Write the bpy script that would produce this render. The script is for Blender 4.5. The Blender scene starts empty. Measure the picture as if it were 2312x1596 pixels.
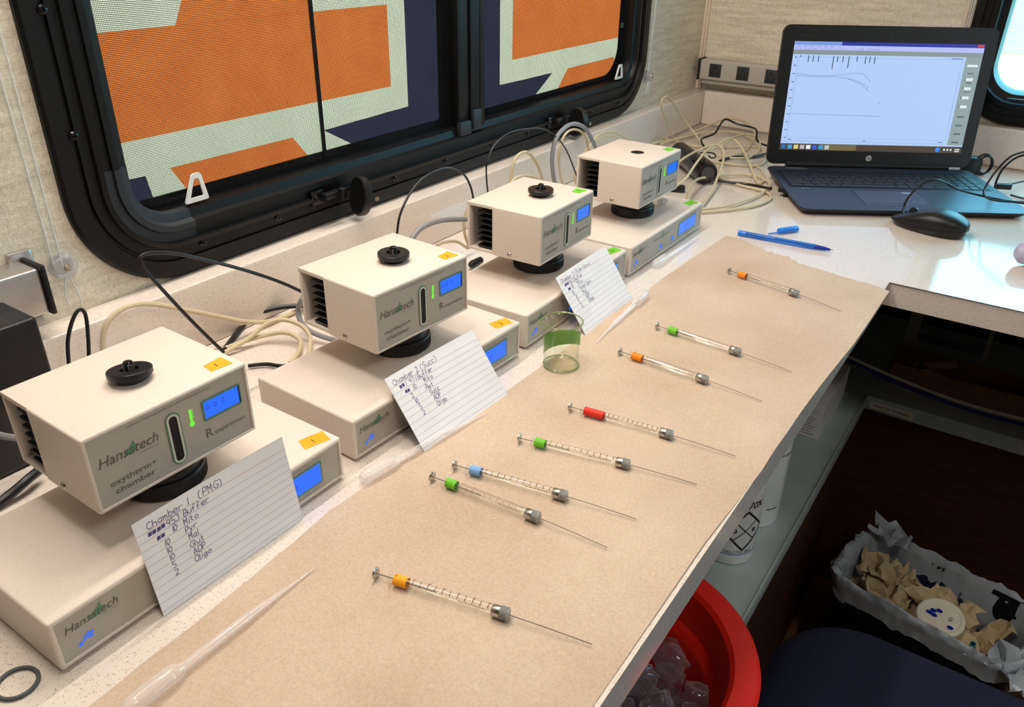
import bpy, bmesh, math, random
from math import sin, cos, pi, radians, sqrt, atan2
from mathutils import Vector, Matrix, noise
random.seed(7)
C = bpy.context.scene.collection
SC = bpy.context.scene

# ------------------------------------------------------------------ camera
cam = bpy.data.objects.new('camera', bpy.data.cameras.new('camera')); C.objects.link(cam)
cam.data.sensor_width = 36; cam.data.lens = 28.062; cam.data.clip_start = 0.01; cam.data.clip_end = 200
_r = (0.827418, 0.561381, 0.015189); _u = (-0.278263, 0.386339, 0.879382); _f = (-0.4878, 0.731843, -0.475875)
cam.matrix_world = Matrix(((_r[0], _u[0], -_f[0], 0.74663), (_r[1], _u[1], -_f[1], -0.18635), (_r[2], _u[2], -_f[2], 0.4282), (0, 0, 0, 1)))
SC.camera = cam

# ------------------------------------------------------------------ world, lights, exposure
W = bpy.data.worlds.new('daylight'); SC.world = W; W.use_nodes = True
bg = W.node_tree.nodes['Background']; bg.inputs[0].default_value = (0.22, 0.70, 1.0, 1); bg.inputs[1].default_value = 9.5
SC.view_settings.view_transform = 'Standard'; SC.view_settings.look = 'None'
SC.view_settings.exposure = 0.0; SC.view_settings.gamma = 1.0; SC.view_settings.use_curve_mapping = False
def area(name, loc, to, size, power, col, size_y=None):
    l = bpy.data.lights.new(name, 'AREA'); l.energy = power; l.color = col; l.size = size
    if size_y: l.shape = 'RECTANGLE'; l.size_y = size_y
    o = bpy.data.objects.new(name, l); C.objects.link(o); o.location = loc
    o.rotation_euler = (Vector(to)-Vector(loc)).to_track_quat('-Z', 'Y').to_euler()
    return o
WARM = (1.0, 0.90, 0.80)
area('ceiling_or_fill_lamp', (0.30, 0.52, 1.12), (0.30, 0.52, 0), 0.16, 2.4, WARM)
area('ceiling_or_fill_lamp', (0.40, 0.02, 1.20), (0.40, 0.02, 0), 0.14, 3.1, WARM)
area('ceiling_or_fill_lamp', (1.35, -0.10, 1.15), (0.7, 0.3, 0), 0.25, 4.4, WARM)  # added fill light, brightens panels, cards and counter edge from the right
area('under_cabinet_lamp', (0.10, 0.52, 1.0), (0.10, 0.52, 0), 0.04, 8.5, WARM, 1.1)
sun = bpy.data.lights.new('sun', 'SUN'); sun.energy = 3.0; sun.color = (1.0, 0.93, 0.78); sun.angle = 0.01
so = bpy.data.objects.new('sun', sun); C.objects.link(so); so.rotation_euler = Vector((0, 0.55, -0.83)).to_track_quat('-Z', 'Y').to_euler()
area('cool_side_fill', (2.12, 0.75, 0.30), (0.6, 0.75, -0.25), 0.6, 3.2, (0.86, 0.95, 1.0), 0.7)  # added cool fill for shelf and bottles under the counter; no door modelled
area('window_daylight', (0.95, 1.80, 0.33), (0.7, 0.8, 0.0), 0.45, 0.3, (0.78, 0.95, 1.0), 0.3)

# ------------------------------------------------------------------ helpers
def lin(c):
    return tuple(((a/255)/12.92 if a/255 <= 0.04045 else ((a/255+0.055)/1.055)**2.4) for a in c)
def mat(name, rgb, rough=0.5, metal=0.0, spec=0.5, noise_amt=0.0, nscale=50, bump=0.0, bscale=200, emit=0, trans=0, ior=1.45, coat=0, stretch=None, hi=None):
    m = bpy.data.materials.new(name); m.use_nodes = True
    nt = m.node_tree; b = nt.nodes['Principled BSDF']; c = lin(rgb)
    b.inputs['Base Color'].default_value = (*c, 1); b.inputs['Roughness'].default_value = rough
    b.inputs['Metallic'].default_value = metal; b.inputs['Specular IOR Level'].default_value = spec
    b.inputs['IOR'].default_value = ior; b.inputs['Transmission Weight'].default_value = trans
    b.inputs['Coat Weight'].default_value = coat
    if emit: b.inputs['Base Color'].default_value = (*[x*.08 for x in c], 1); b.inputs['Emission Color'].default_value = (*c, 1); b.inputs['Emission Strength'].default_value = emit
    tc = nt.nodes.new('ShaderNodeTexCoord'); mp = nt.nodes.new('ShaderNodeMapping'); nt.links.new(tc.outputs['Object'], mp.inputs[0])
    if stretch: mp.inputs['Scale'].default_value = stretch
    # every surface carries at least a faint procedural variation
    na = noise_amt if noise_amt else 0.04
    n = nt.nodes.new('ShaderNodeTexNoise'); n.inputs['Scale'].default_value = nscale; n.inputs['Detail'].default_value = 5
    nt.links.new(mp.outputs[0], n.inputs[0])
    if not emit:
        cr = nt.nodes.new('ShaderNodeValToRGB'); cr.color_ramp.elements[0].position = 0.3; cr.color_ramp.elements[1].position = 0.7
        h = lin(hi) if hi else tuple(min(1, x*(1+na)) for x in c)
        cr.color_ramp.elements[0].color = (*[x*(1-na) for x in c], 1) if not hi else (*c, 1)
        cr.color_ramp.elements[1].color = (*h, 1)
        nt.links.new(n.outputs['Fac'], cr.inputs[0]); nt.links.new(cr.outputs[0], b.inputs['Base Color'])
    if bump:
        n2 = nt.nodes.new('ShaderNodeTexNoise'); n2.inputs['Scale'].default_value = bscale; n2.inputs['Detail'].default_value = 3
        nt.links.new(mp.outputs[0], n2.inputs[0])
        bp = nt.nodes.new('ShaderNodeBump'); bp.inputs['Strength'].default_value = bump; bp.inputs['Distance'].default_value = 0.001
        nt.links.new(n2.outputs['Fac'], bp.inputs['Height']); nt.links.new(bp.outputs[0], b.inputs['Normal'])
    return m
def thin_clear(name, tint, body=0.06, bodycol=(255, 255, 255), edge=0.35):
    # thin wall of clear glass or plastic: mostly transmits, reflects by Fresnel, a little haze
    m = bpy.data.materials.new(name); m.use_nodes = True; nt = m.node_tree; nt.nodes.clear()
    out = nt.nodes.new('ShaderNodeOutputMaterial'); t = nt.nodes.new('ShaderNodeBsdfTransparent'); t.inputs[0].default_value = (*lin(tint), 1)
    g = nt.nodes.new('ShaderNodeBsdfGlossy'); g.inputs['Roughness'].default_value = 0.06
    d = nt.nodes.new('ShaderNodeBsdfDiffuse'); d.inputs[0].default_value = (*lin(bodycol), 1)
    lf = nt.nodes.new('ShaderNodeLayerWeight'); lf.inputs[0].default_value = 0.5
    p5 = nt.nodes.new('ShaderNodeMath'); p5.operation = 'POWER'; p5.inputs[1].default_value = 5.0; nt.links.new(lf.outputs['Facing'], p5.inputs[0])
    fr = nt.nodes.new('ShaderNodeMath'); fr.operation = 'MULTIPLY_ADD'; fr.inputs[1].default_value = .80; fr.inputs[2].default_value = .035; nt.links.new(p5.outputs[0], fr.inputs[0])
    lw = nt.nodes.new('ShaderNodeLayerWeight'); lw.inputs[0].default_value = 0.5
    pw = nt.nodes.new('ShaderNodeMath'); pw.operation = 'POWER'; pw.inputs[1].default_value = 3.0; nt.links.new(lw.outputs['Facing'], pw.inputs[0])
    ml = nt.nodes.new('ShaderNodeMath'); ml.operation = 'MULTIPLY_ADD'; ml.inputs[1].default_value = edge; ml.inputs[2].default_value = body
    nt.links.new(pw.outputs[0], ml.inputs[0])
    nz = nt.nodes.new('ShaderNodeTexNoise'); nz.inputs['Scale'].default_value = 90
    m1 = nt.nodes.new('ShaderNodeMixShader'); m2 = nt.nodes.new('ShaderNodeMixShader')
    nt.links.new(ml.outputs[0], m1.inputs[0]); nt.links.new(t.outputs[0], m1.inputs[1]); nt.links.new(d.outputs[0], m1.inputs[2])
    nt.links.new(fr.outputs[0], m2.inputs[0]); nt.links.new(m1.outputs[0], m2.inputs[1]); nt.links.new(g.outputs[0], m2.inputs[2])
    nt.links.new(m2.outputs[0], out.inputs[0]); return m

def obj(name, bm, m, parent=None, smooth=True, ang=35):
    me = bpy.data.meshes.new(name); bmesh.ops.recalc_face_normals(bm, faces=bm.faces[:]) if smooth != 'raw' else None
    bm.to_mesh(me); bm.free()
    if m: me.materials.append(m)
    if smooth:
        for p in me.polygons: p.use_smooth = True
        me.set_sharp_from_angle(angle=radians(ang))
    o = bpy.data.objects.new(name, me); C.objects.link(o)
    if parent: o.parent = parent
    return o
def tag(o, label, cat, group=None):
    o['label'] = label; o['category'] = cat
    if group: o['group'] = group
    return o
def thing(name, label, cat, loc=(0, 0, 0), rotz=0, group=None):
    o = bpy.data.objects.new(name, None); o.empty_display_size = 0.02; C.objects.link(o); o.location = loc; o.rotation_euler = (0, 0, rotz)
    return tag(o, label, cat, group)
def struct(o): o['kind'] = 'structure'; return o
def copy_tree(o, parent=None):
    c = o.copy(); C.objects.link(c)
    if parent: c.parent = parent
    for ch in list(o.children): copy_tree(ch, c)
    return c
def B(): return bmesh.new()
def xf(bm, vs, M):
    if M is not None: bmesh.ops.transform(bm, matrix=M, verts=vs)
def box(bm, x0, x1, y0, y1, z0, z1, bev=0, seg=2, M=None):
    r = bmesh.ops.create_cube(bm, size=1)['verts']
    for v in r: v.co = Vector(((x0+x1)/2+v.co.x*(x1-x0), (y0+y1)/2+v.co.y*(y1-y0), (z0+z1)/2+v.co.z*(z1-z0)))
    es = list({e for v in r for e in v.link_edges}); vs = r
    if bev:
        b = bmesh.ops.bevel(bm, geom=es, offset=bev, segments=seg, profile=0.5, affect='EDGES')
        vs = list({v for f in b['faces'] for v in f.verts} | {v for v in r if v.is_valid})
    xf(bm, vs, M); return vs
def lathe(bm, prof, seg=24, M=None, cap=True):
    rings = []; allv = []
    for r, z in prof:
        if r < 1e-6: v = bm.verts.new((0, 0, z)); rings.append([v]); allv.append(v)
        else:
            rg = [bm.verts.new((r*cos(2*pi*i/seg), r*sin(2*pi*i/seg), z)) for i in range(seg)]; rings.append(rg); allv += rg
    for a, b in zip(rings, rings[1:]):
        for i in range(seg):
            j = (i+1) % seg
            if len(a) == 1 and len(b) == 1: continue
            if len(a) == 1: bm.faces.new((a[0], b[j], b[i]))
            elif len(b) == 1: bm.faces.new((a[i], a[j], b[0]))
            else: bm.faces.new((a[i], a[j], b[j], b[i]))
    if cap:
        for rg in (rings[0], rings[-1]):
            if len(rg) > 2 and prof[0] != prof[-1]:
                try: bm.faces.new(rg)
                except ValueError: pass
    xf(bm, allv, M); return allv
def smoothpath(pts, res=5):
    P = [Vector(p) for p in pts]
    if len(P) < 3: return P
    out = []
    for i in range(len(P)-1):
        p0 = P[max(i-1, 0)]; p1 = P[i]; p2 = P[i+1]; p3 = P[min(i+2, len(P)-1)]
        for k in range(res):
            t = k/res
            out.append(0.5*((2*p1)+(p2-p0)*t+(2*p0-5*p1+4*p2-p3)*t*t+(3*p1-p0-3*p2+p3)*t**3))
    out.append(P[-1]); return out
def tube(bm, pts, r, seg=8, res=5, closed=False):
    P = smoothpath(pts, res); n = len(P); rings = []
    up = Vector((0, 0, 1)); prevn = None
    for i in range(n):
        t = (P[min(i+1, n-1)]-P[max(i-1, 0)]).normalized()
        if prevn is None:
            a = up if abs(t.z) < 0.9 else Vector((1, 0, 0)); nn = (a-t*a.dot(t)).normalized()
        else:
            nn = prevn-t*prevn.dot(t); nn = nn.normalized() if nn.length > 1e-6 else prevn
        prevn = nn; bb = t.cross(nn); rr = r(i/(n-1)) if callable(r) else r
        rings.append([bm.verts.new(P[i]+nn*rr*cos(2*pi*k/seg)+bb*rr*sin(2*pi*k/seg)) for k in range(seg)])
    for a, b in zip(rings, rings[1:]):
        for k in range(seg): bm.faces.new((a[k], a[(k+1) % seg], b[(k+1) % seg], b[k]))
    bm.faces.new(rings[0][::-1]); bm.faces.new(rings[-1])
def floored(pts, r):
    # keep a cable above the counter it lies on
    return [(p[0], p[1], max(p[2], r+0.0004)) for p in pts]
def prism(bm, pts, d, fn):
    """pts 2D outline, fn(x,y,h)->3D, extruded from h=0 to h=d"""
    a = [bm.verts.new(fn(x, y, 0)) for x, y in pts]; b = [bm.verts.new(fn(x, y, d)) for x, y in pts]
    bm.faces.new(a[::-1]); bm.faces.new(b)
    n = len(pts)
    for i in range(n): bm.faces.new((a[i], a[(i+1) % n], b[(i+1) % n], b[i]))
def rrect(x0, x1, y0, y1, r, n=8):
    out = []
    for cx, cy, a0 in ((x1-r, y1-r, 0), (x0+r, y1-r, 90), (x0+r, y0+r, 180), (x1-r, y0+r, 270)):
        for k in range(n+1):
            a = radians(a0+90*k/n); out.append((cx+r*cos(a), cy+r*sin(a)))
    return out
def ring_prism(bm, outer, inner, d, fn):
    n = len(outer); V = [[bm.verts.new(fn(x, y, h)) for x, y in L] for L in (outer, inner) for h in (0, d)]
    o0, o1, i0, i1 = V
    for i in range(n):
        j = (i+1) % n
        for q in ((o0[i], o0[j], o1[j], o1[i]), (i0[j], i0[i], i1[i], i1[j]), (o1[i], o1[j], i1[j], i1[i]), (o0[j], o0[i], i0[i], i0[j])): bm.faces.new(q)
FRONT = lambda x, y, h: (x, -h, y)          # on a face that looks along -Y (local)
TOP = lambda x, y, h: (x, y, h)
def off(fn, d):                              # same mapping, lifted by d along its normal
    return lambda x, y, h: fn(x, y, h+d)

def text(parent, name, s, fn, x0, x1, y, cap, m, shear=0.0, bold=0.0, centre=False):
    """flat lettering fitted between x0 and x1, baseline y, capital height cap"""
    cu = bpy.data.curves.new('t', 'FONT'); cu.body = s; cu.size = 1; cu.shear = shear; cu.offset = bold; cu.resolution_u = 3
    t = bpy.data.objects.new('t', cu); C.objects.link(t)
    dg = bpy.context.evaluated_depsgraph_get(); me = bpy.data.meshes.new_from_object(t.evaluated_get(dg))
    bpy.data.objects.remove(t); bpy.data.curves.remove(cu)
    xs = [v.co.x for v in me.vertices]; a, b = min(xs), max(xs); sx = (x1-x0)/(b-a); sy = cap/0.70
    for v in me.vertices: v.co = Vector(fn(x0+(v.co.x-a)*sx, y+v.co.y*sy, 0))
    me.materials.clear(); me.materials.append(m)
    o = bpy.data.objects.new(name, me); C.objects.link(o); o.parent = parent; return o
def print_marks(parent, fn, x0, x1, y, h, m):
    # lettering too small to read in the photograph: a row of short dashes
    bm = B(); x = x0; rs = random.Random(int(abs(x0*1e4)+abs(y)*1e5))
    while x < x1-.3*h:
        w = min(rs.uniform(1.2, 4)*h, x1-x); ribbon(bm, [(x+.2*h, y+h/2), (x+w-.2*h, y+h/2)], h*.55, fn); x += w+.5*h
    return obj('small_print', bm, m, parent, smooth=False)
GL = {'C':"58 39 18 05 13 32 53",'h':"09 02|05 26 45 42",'a':"46 26 05 03 22 43|46 42",'m':"06 02|05 16 25 22|25 36 45 42",'b':"09 02|05 26 45 43 22 02",
 'e':"04 44 46 26 05 03 22 42",'r':"06 02|05 26 46",'1':"29 22",'2':"08 29 48 46 02 52",'3':"09 48 36 45 43 22 02",'5':"49 09 06 36 44 43 22 02",'6':"49 16 03 22 43 45 25 04",
 '7':"09 49 22",'9':"46 25 07 29 48 42",'0':"29 07 04 22 44 47 29",'(':"39 17 13 31",')':"19 37 33 11",'P':"02 09 39 47 35 05",'M':"02 09 25 49 42",
 'G':"58 39 18 05 13 32 53 55 35",'B':"02 09 39 47 35 05|35 54 42 02",'u':"06 03 22 43|46 42",'f':"48 29 17 12|05 35",'i':"16 12|18 19",'t':"19 13 32|06 36",
 'o':"26 05 03 22 43 45 26",'y':"06 14 23|46 10",'l':"19 12",'A':"02 29 52|14 44",'D':"02 09 39 57 54 32 02",'O':"29 07 04 22 52 54 57 39 29",
 'g':"46 26 05 03 23 45|46 41 20 00",'S':"58 39 18 06 45 43 22 02",'s':"46 16 05 34 33 12 02",'c':"46 26 05 03 22 42",'R':"02 09 39 47 35 05|35 52",'-':"05 35",
 'n':"06 02|05 26 45 42",'%':"08 19 28 17 08|59 02|34 45 54 43 34",'#':"08 48 44 04 08 44|04 48|06 46|28 24",' ':"",'.':"12 13",'z':"06 46 02 42"}
def ribbon(bm, P, w, fn, lift=0.0):
    for a, b in zip(P, P[1:]):
        dx, dy = b[0]-a[0], b[1]-a[1]; L = sqrt(dx*dx+dy*dy) or 1; nx, ny = -dy/L*w/2, dx/L*w/2; ex, ey = dx/L*w*.4, dy/L*w*.4
        bm.faces.new([bm.verts.new(fn(x, y, lift)) for x, y in ((a[0]+nx-ex, a[1]+ny-ey), (b[0]+nx+ex, b[1]+ny+ey), (b[0]-nx+ex, b[1]-ny+ey), (a[0]-nx-ex, a[1]-ny-ey))])
def scrawl(bm, s, x, y, h, w, fn, cw=0.62, lift=0.0):
    for ch in s:
        jx = random.uniform(-.03, .03)*h; jy = random.uniform(-.04, .04)*h; sh = random.uniform(.05, .2)
        if GL.get(ch):
            for st in GL[ch].split('|'):
                P = [(x+jx+(int(p[0])/9+(int(p[1])-2)/9*sh)*h*.95, y+jy+(int(p[1])-2)/7*h*.8) for p in st.split()]
                ribbon(bm, P, w, fn, lift)
        x += h*cw*(0.55 if ch in ' 1il' else 1)
    return x

# ------------------------------------------------------------------ materials
M = {}
M['case'] = mat('powder_coated_case', (221, 209, 199), .45, noise_amt=.03, nscale=300, bump=.12, bscale=1500)
M['panel'] = mat('grey_beige_panel', (176, 168, 155), .5)
M['black'] = mat('black_plastic', (20, 21, 22), .38, bump=.1, bscale=900)
M['blackgloss'] = mat('glossy_black_plastic', (14, 15, 17), .22)
M['winframe'] = mat('black_painted_frame', (10, 11, 11), .45, spec=.35, bump=.25, bscale=500)
M['wincorner'] = mat('dark_grey_corner_plastic', (36, 42, 48), .5)
M['lcd'] = mat('blue_backlit_display', (20, 105, 255), .3, emit=1.0)
M['lcdtext'] = mat('display_digits', (16, 60, 190), .5)
M['green_edge'] = mat('green_print', (92, 132, 108), .5)
M['leaf'] = mat('leaf_green_print', (84, 142, 108), .5)
M['ink'] = mat('brown_grey_print', (98, 92, 84), .5)
M['faint'] = mat('faint_grey_print', (128, 121, 111), .5)
M['pillwhite'] = mat('pale_slot_rim', (205, 206, 190), .4)
M['hole'] = mat('dark_recess', (4, 4, 4), .6)
M['glow_green'] = mat('green_indicator', (120, 240, 70), .4, emit=.9)
M['glow_blue'] = mat('blue_indicator', (4, 96, 255), .4, emit=1.3)
M['orange'] = mat('orange_tape', (255, 168, 20), .6, noise_amt=.05, nscale=60)
M['orange2'] = mat('deep_orange_tape', (252, 142, 18), .6)
M['greentape'] = mat('green_tape', (112, 196, 44), .6, noise_amt=.05, nscale=60)
M['bluetape'] = mat('blue_tape', (128, 174, 228), .6)
M['redtape'] = mat('red_tape', (222, 48, 30), .6)
M['marker'] = mat('black_marker', (20, 16, 14), .7)
M['marker_brown'] = mat('brown_scale_print', (92, 48, 34), .6)
M['pen_ink'] = mat('blue_black_ink', (48, 42, 120), .7)
M['card'] = mat('white_card', (238, 236, 238), .75, noise_amt=.02)
M['rule'] = mat('grey_blue_rule', (168, 170, 196), .8)
M['rulered'] = mat('red_rule', (214, 150, 142), .8)
M['steel'] = mat('polished_steel', (190, 186, 178), .22, metal=1)
M['needle'] = mat('dull_steel_needle', (120, 112, 104), .5, metal=.6)
M['knurl'] = mat('knurled_steel', (180, 180, 178), .35, metal=1, bump=.8, bscale=1600)
M['glass'] = thin_clear('clear_glass', (254, 254, 252), .02, (255, 255, 250), .16)
M['beaker'] = thin_clear('beaker_glass', (253, 254, 250), .004, (226, 234, 206), .10)
M['poly'] = thin_clear('cloudy_plastic', (252, 250, 250), .24, (255, 252, 250), .45)
M['clearplastic'] = thin_clear('clear_moulded_plastic', (240, 240, 242), .15, (235, 232, 235), .3)
M['beige_cable'] = mat('beige_cable', (206, 192, 160), .5)
M['grey_cable'] = mat('grey_cable', (140, 140, 144), .45)
M['black_cable'] = mat('black_cable', (24, 22, 24), .38)
M['laptop'] = mat('graphite_laptop_shell', (46, 54, 70), .36, metal=.35, spec=.5)
M['bezel'] = mat('matte_black_bezel', (20, 22, 24), .4)
M['key'] = mat('black_keycap', (22, 25, 32), .42)
M['keygap'] = mat('keyboard_well', (10, 12, 17), .5)
M['silver'] = mat('brushed_aluminium', (190, 186, 182), .33, metal=.85, bump=.1, bscale=800)
M['taupe'] = mat('anodised_strip', (186, 180, 172), .45, metal=.1)
M['socket'] = mat('dark_socket', (44, 48, 50), .5)
M['bluepen'] = mat('pen_blue_plastic', (40, 128, 232), .3)
M['cobalt'] = mat('dark_blue_pen_tip', (18, 42, 160), .3)
M['navy'] = mat('navy_fabric', (6, 17, 48), .95, noise_amt=.25, nscale=900, bump=.6, bscale=1200)
M['red'] = mat('red_plastic', (248, 44, 30), .35)
M['metal_shelf'] = mat('galvanised_shelf', (206, 222, 220), .4, metal=.35, noise_amt=.15, nscale=6)
M['wood'] = mat('dark_brown_wood', (66, 36, 22), .55, noise_amt=.35, nscale=14, stretch=(1, 1, 9))
M['white'] = mat('white_carton', (228, 228, 226), .6)
M['bottle'] = mat('translucent_polyethylene', (236, 244, 246), .3)
M['printblack'] = mat('black_print', (22, 22, 24), .6)
M['printblue'] = mat('blue_print', (40, 120, 200), .6)
M['cardboard'] = mat('brown_cardboard', (134, 98, 62), .8, noise_amt=.1)
M['tan'] = mat('tan_paper_towel', (206, 184, 146), .85, noise_amt=.08, nscale=80)
M['bag'] = mat('thin_white_bag', (176, 186, 196), .3, noise_amt=.08, nscale=40, bump=.4, bscale=90)
M['bin'] = mat('black_bin_plastic', (18, 20, 28), .5)
M['cream'] = mat('cream_plastic', (238, 232, 212), .5)
M['teal'] = mat('teal_plastic', (60, 150, 170), .4)
M['whiteplastic'] = mat('milky_white_plastic', (225, 228, 228), .4)
M['purple'] = mat('pale_purple_plastic', (186, 180, 214), .35)
M['gold'] = mat('oval_badge_grey', (70, 70, 66), .5)

def mat_counter():
    m = bpy.data.materials.new('speckled_quartz'); m.use_nodes = True; nt = m.node_tree; b = nt.nodes['Principled BSDF']
    tc = nt.nodes.new('ShaderNodeTexCoord'); v = nt.nodes.new('ShaderNodeTexVoronoi'); v.inputs['Scale'].default_value = 900
    n = nt.nodes.new('ShaderNodeTexNoise'); n.inputs['Scale'].default_value = 330; n.inputs['Detail'].default_value = 3
    for x in (v, n): nt.links.new(tc.outputs['Object'], x.inputs[0])
    r1 = nt.nodes.new('ShaderNodeValToRGB'); r1.color_ramp.elements[0].position = .22; r1.color_ramp.elements[1].position = .38
    r1.color_ramp.elements[0].color = (1, 1, 1, 1); r1.color_ramp.elements[1].color = (0, 0, 0, 1)
    r2 = nt.nodes.new('ShaderNodeValToRGB'); r2.color_ramp.elements[0].position = .50; r2.color_ramp.elements[1].position = .58
    nt.links.new(v.outputs['Distance'], r1.inputs[0]); nt.links.new(n.outputs['Fac'], r2.inputs[0])
    mu = nt.nodes.new('ShaderNodeMath'); mu.operation = 'MULTIPLY'; nt.links.new(r1.outputs[0], mu.inputs[0]); nt.links.new(r2.outputs[0], mu.inputs[1])
    mx = nt.nodes.new('ShaderNodeMix'); mx.data_type = 'RGBA'; mx.inputs[6].default_value = (*lin((228, 217, 207)), 1); mx.inputs[7].default_value = (*lin((150, 134, 120)), 1)
    nt.links.new(mu.outputs[0], mx.inputs[0]); nt.links.new(mx.outputs[2], b.inputs['Base Color'])
    b.inputs['Roughness'].default_value = .09; b.inputs['Specular IOR Level'].default_value = .6; return m
M['counter'] = mat_counter()
def mat_wall():
    m = bpy.data.materials.new('linen_textured_wall_vinyl'); m.use_nodes = True; nt = m.node_tree; b = nt.nodes['Principled BSDF']
    tc = nt.nodes.new('ShaderNodeTexCoord'); ns = []
    for sc in ((220, 220, 1500), (1400, 1400, 160), (14, 14, 130)):
        mp = nt.nodes.new('ShaderNodeMapping'); mp.inputs['Scale'].default_value = sc; nt.links.new(tc.outputs['Object'], mp.inputs[0])
        n = nt.nodes.new('ShaderNodeTexNoise'); n.inputs['Scale'].default_value = 1; n.inputs['Detail'].default_value = 3; nt.links.new(mp.outputs[0], n.inputs[0]); ns.append(n)
    a = nt.nodes.new('ShaderNodeMath'); a.operation = 'ADD'; nt.links.new(ns[0].outputs['Fac'], a.inputs[0]); nt.links.new(ns[1].outputs['Fac'], a.inputs[1])
    h = nt.nodes.new('ShaderNodeMath'); h.operation = 'MULTIPLY_ADD'; h.inputs[1].default_value = .8; nt.links.new(ns[2].outputs['Fac'], h.inputs[0]); nt.links.new(a.outputs[0], h.inputs[2])
    cr = nt.nodes.new('ShaderNodeValToRGB'); e = cr.color_ramp.elements; e[0].position = .32; e[1].position = .62
    e[0].color = (*lin((176, 164, 145)), 1); e[1].color = (*lin((246, 237, 220)), 1)
    dv = nt.nodes.new('ShaderNodeMath'); dv.operation = 'MULTIPLY'; dv.inputs[1].default_value = .345; nt.links.new(h.outputs[0], dv.inputs[0])
    nt.links.new(dv.outputs[0], cr.inputs[0]); nt.links.new(cr.outputs[0], b.inputs['Base Color']); b.inputs['Roughness'].default_value = .6
    bp = nt.nodes.new('ShaderNodeBump'); bp.inputs['Strength'].default_value = .3; bp.inputs['Distance'].default_value = .0006
    nt.links.new(a.outputs[0], bp.inputs['Height']); nt.links.new(bp.outputs[0], b.inputs['Normal']); return m
M['wall'] = mat_wall()
def mat_kraft():
    m = bpy.data.materials.new('brown_kraft_paper'); m.use_nodes = True; nt = m.node_tree; b = nt.nodes['Principled BSDF']
    tc = nt.nodes.new('ShaderNodeTexCoord')
    def nz(sc, st=(1, 1, 1), det=5):
        mp = nt.nodes.new('ShaderNodeMapping'); mp.inputs['Scale'].default_value = st; mp.inputs['Rotation'].default_value = (0, 0, .5)
        nt.links.new(tc.outputs['Object'], mp.inputs[0]); n = nt.nodes.new('ShaderNodeTexNoise'); n.inputs['Scale'].default_value = sc; n.inputs['Detail'].default_value = det
        nt.links.new(mp.outputs[0], n.inputs[0]); return n
    a = nz(520); c = nz(9); d = nz(500, (1, .16, 1), 2)
    mx = nt.nodes.new('ShaderNodeMath'); mx.operation = 'MULTIPLY_ADD'; mx.inputs[1].default_value = .5; nt.links.new(a.outputs['Fac'], mx.inputs[0])
    m2 = nt.nodes.new('ShaderNodeMath'); m2.operation = 'MULTIPLY'; m2.inputs[1].default_value = .5; nt.links.new(c.outputs['Fac'], m2.inputs[0]); nt.links.new(m2.outputs[0], mx.inputs[2])
    cr = nt.nodes.new('ShaderNodeValToRGB'); e = cr.color_ramp.elements; e[0].position = .33; e[1].position = .67
    e[0].color = (*lin((184, 159, 137)), 1); e[1].color = (*lin((210, 189, 168)), 1)
    nt.links.new(mx.outputs[0], cr.inputs[0]); nt.links.new(cr.outputs[0], b.inputs['Base Color']); b.inputs['Roughness'].default_value = .8
    bp = nt.nodes.new('ShaderNodeBump'); bp.inputs['Strength'].default_value = .5; bp.inputs['Distance'].default_value = .0004
    nt.links.new(d.outputs['Fac'], bp.inputs['Height']); nt.links.new(bp.outputs[0], b.inputs['Normal']); return m
M['kraft'] = mat_kraft()
def mat_film(name, rgb, k=1.0):
    m = bpy.data.materials.new(name); m.use_nodes = True; nt = m.node_tree; nt.nodes.clear(); out = nt.nodes.new('ShaderNodeOutputMaterial')
    n = nt.nodes.new('ShaderNodeTexNoise'); n.inputs['Scale'].default_value = 25; c = rgb
    tc = nt.nodes.new('ShaderNodeTexCoord'); nt.links.new(tc.outputs['Object'], n.inputs[0])
    cr = nt.nodes.new('ShaderNodeValToRGB'); cr.color_ramp.elements[0].color = (*[x*k*.9 for x in c], 1); cr.color_ramp.elements[1].color = (*[min(1, x*k*1.1) for x in c], 1)
    nt.links.new(n.outputs['Fac'], cr.inputs[0])
    t = nt.nodes.new('ShaderNodeBsdfTranslucent'); d = nt.nodes.new('ShaderNodeBsdfDiffuse'); nt.links.new(cr.outputs[0], t.inputs[0]); d.inputs[0].default_value = (*[x*.25 for x in c], 1)
    a = nt.nodes.new('ShaderNodeAddShader'); nt.links.new(t.outputs[0], a.inputs[0]); nt.links.new(d.outputs[0], a.inputs[1]); nt.links.new(a.outputs[0], out.inputs[0]); return m
M['film_orange'] = mat_film('orange_window_film', (1.05, .255, .075))
M['film_green'] = mat_film('pale_green_window_film', (.48, .185, .098))
M['film_navy'] = mat_film('navy_window_film', (.046, .046, .11))
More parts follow.
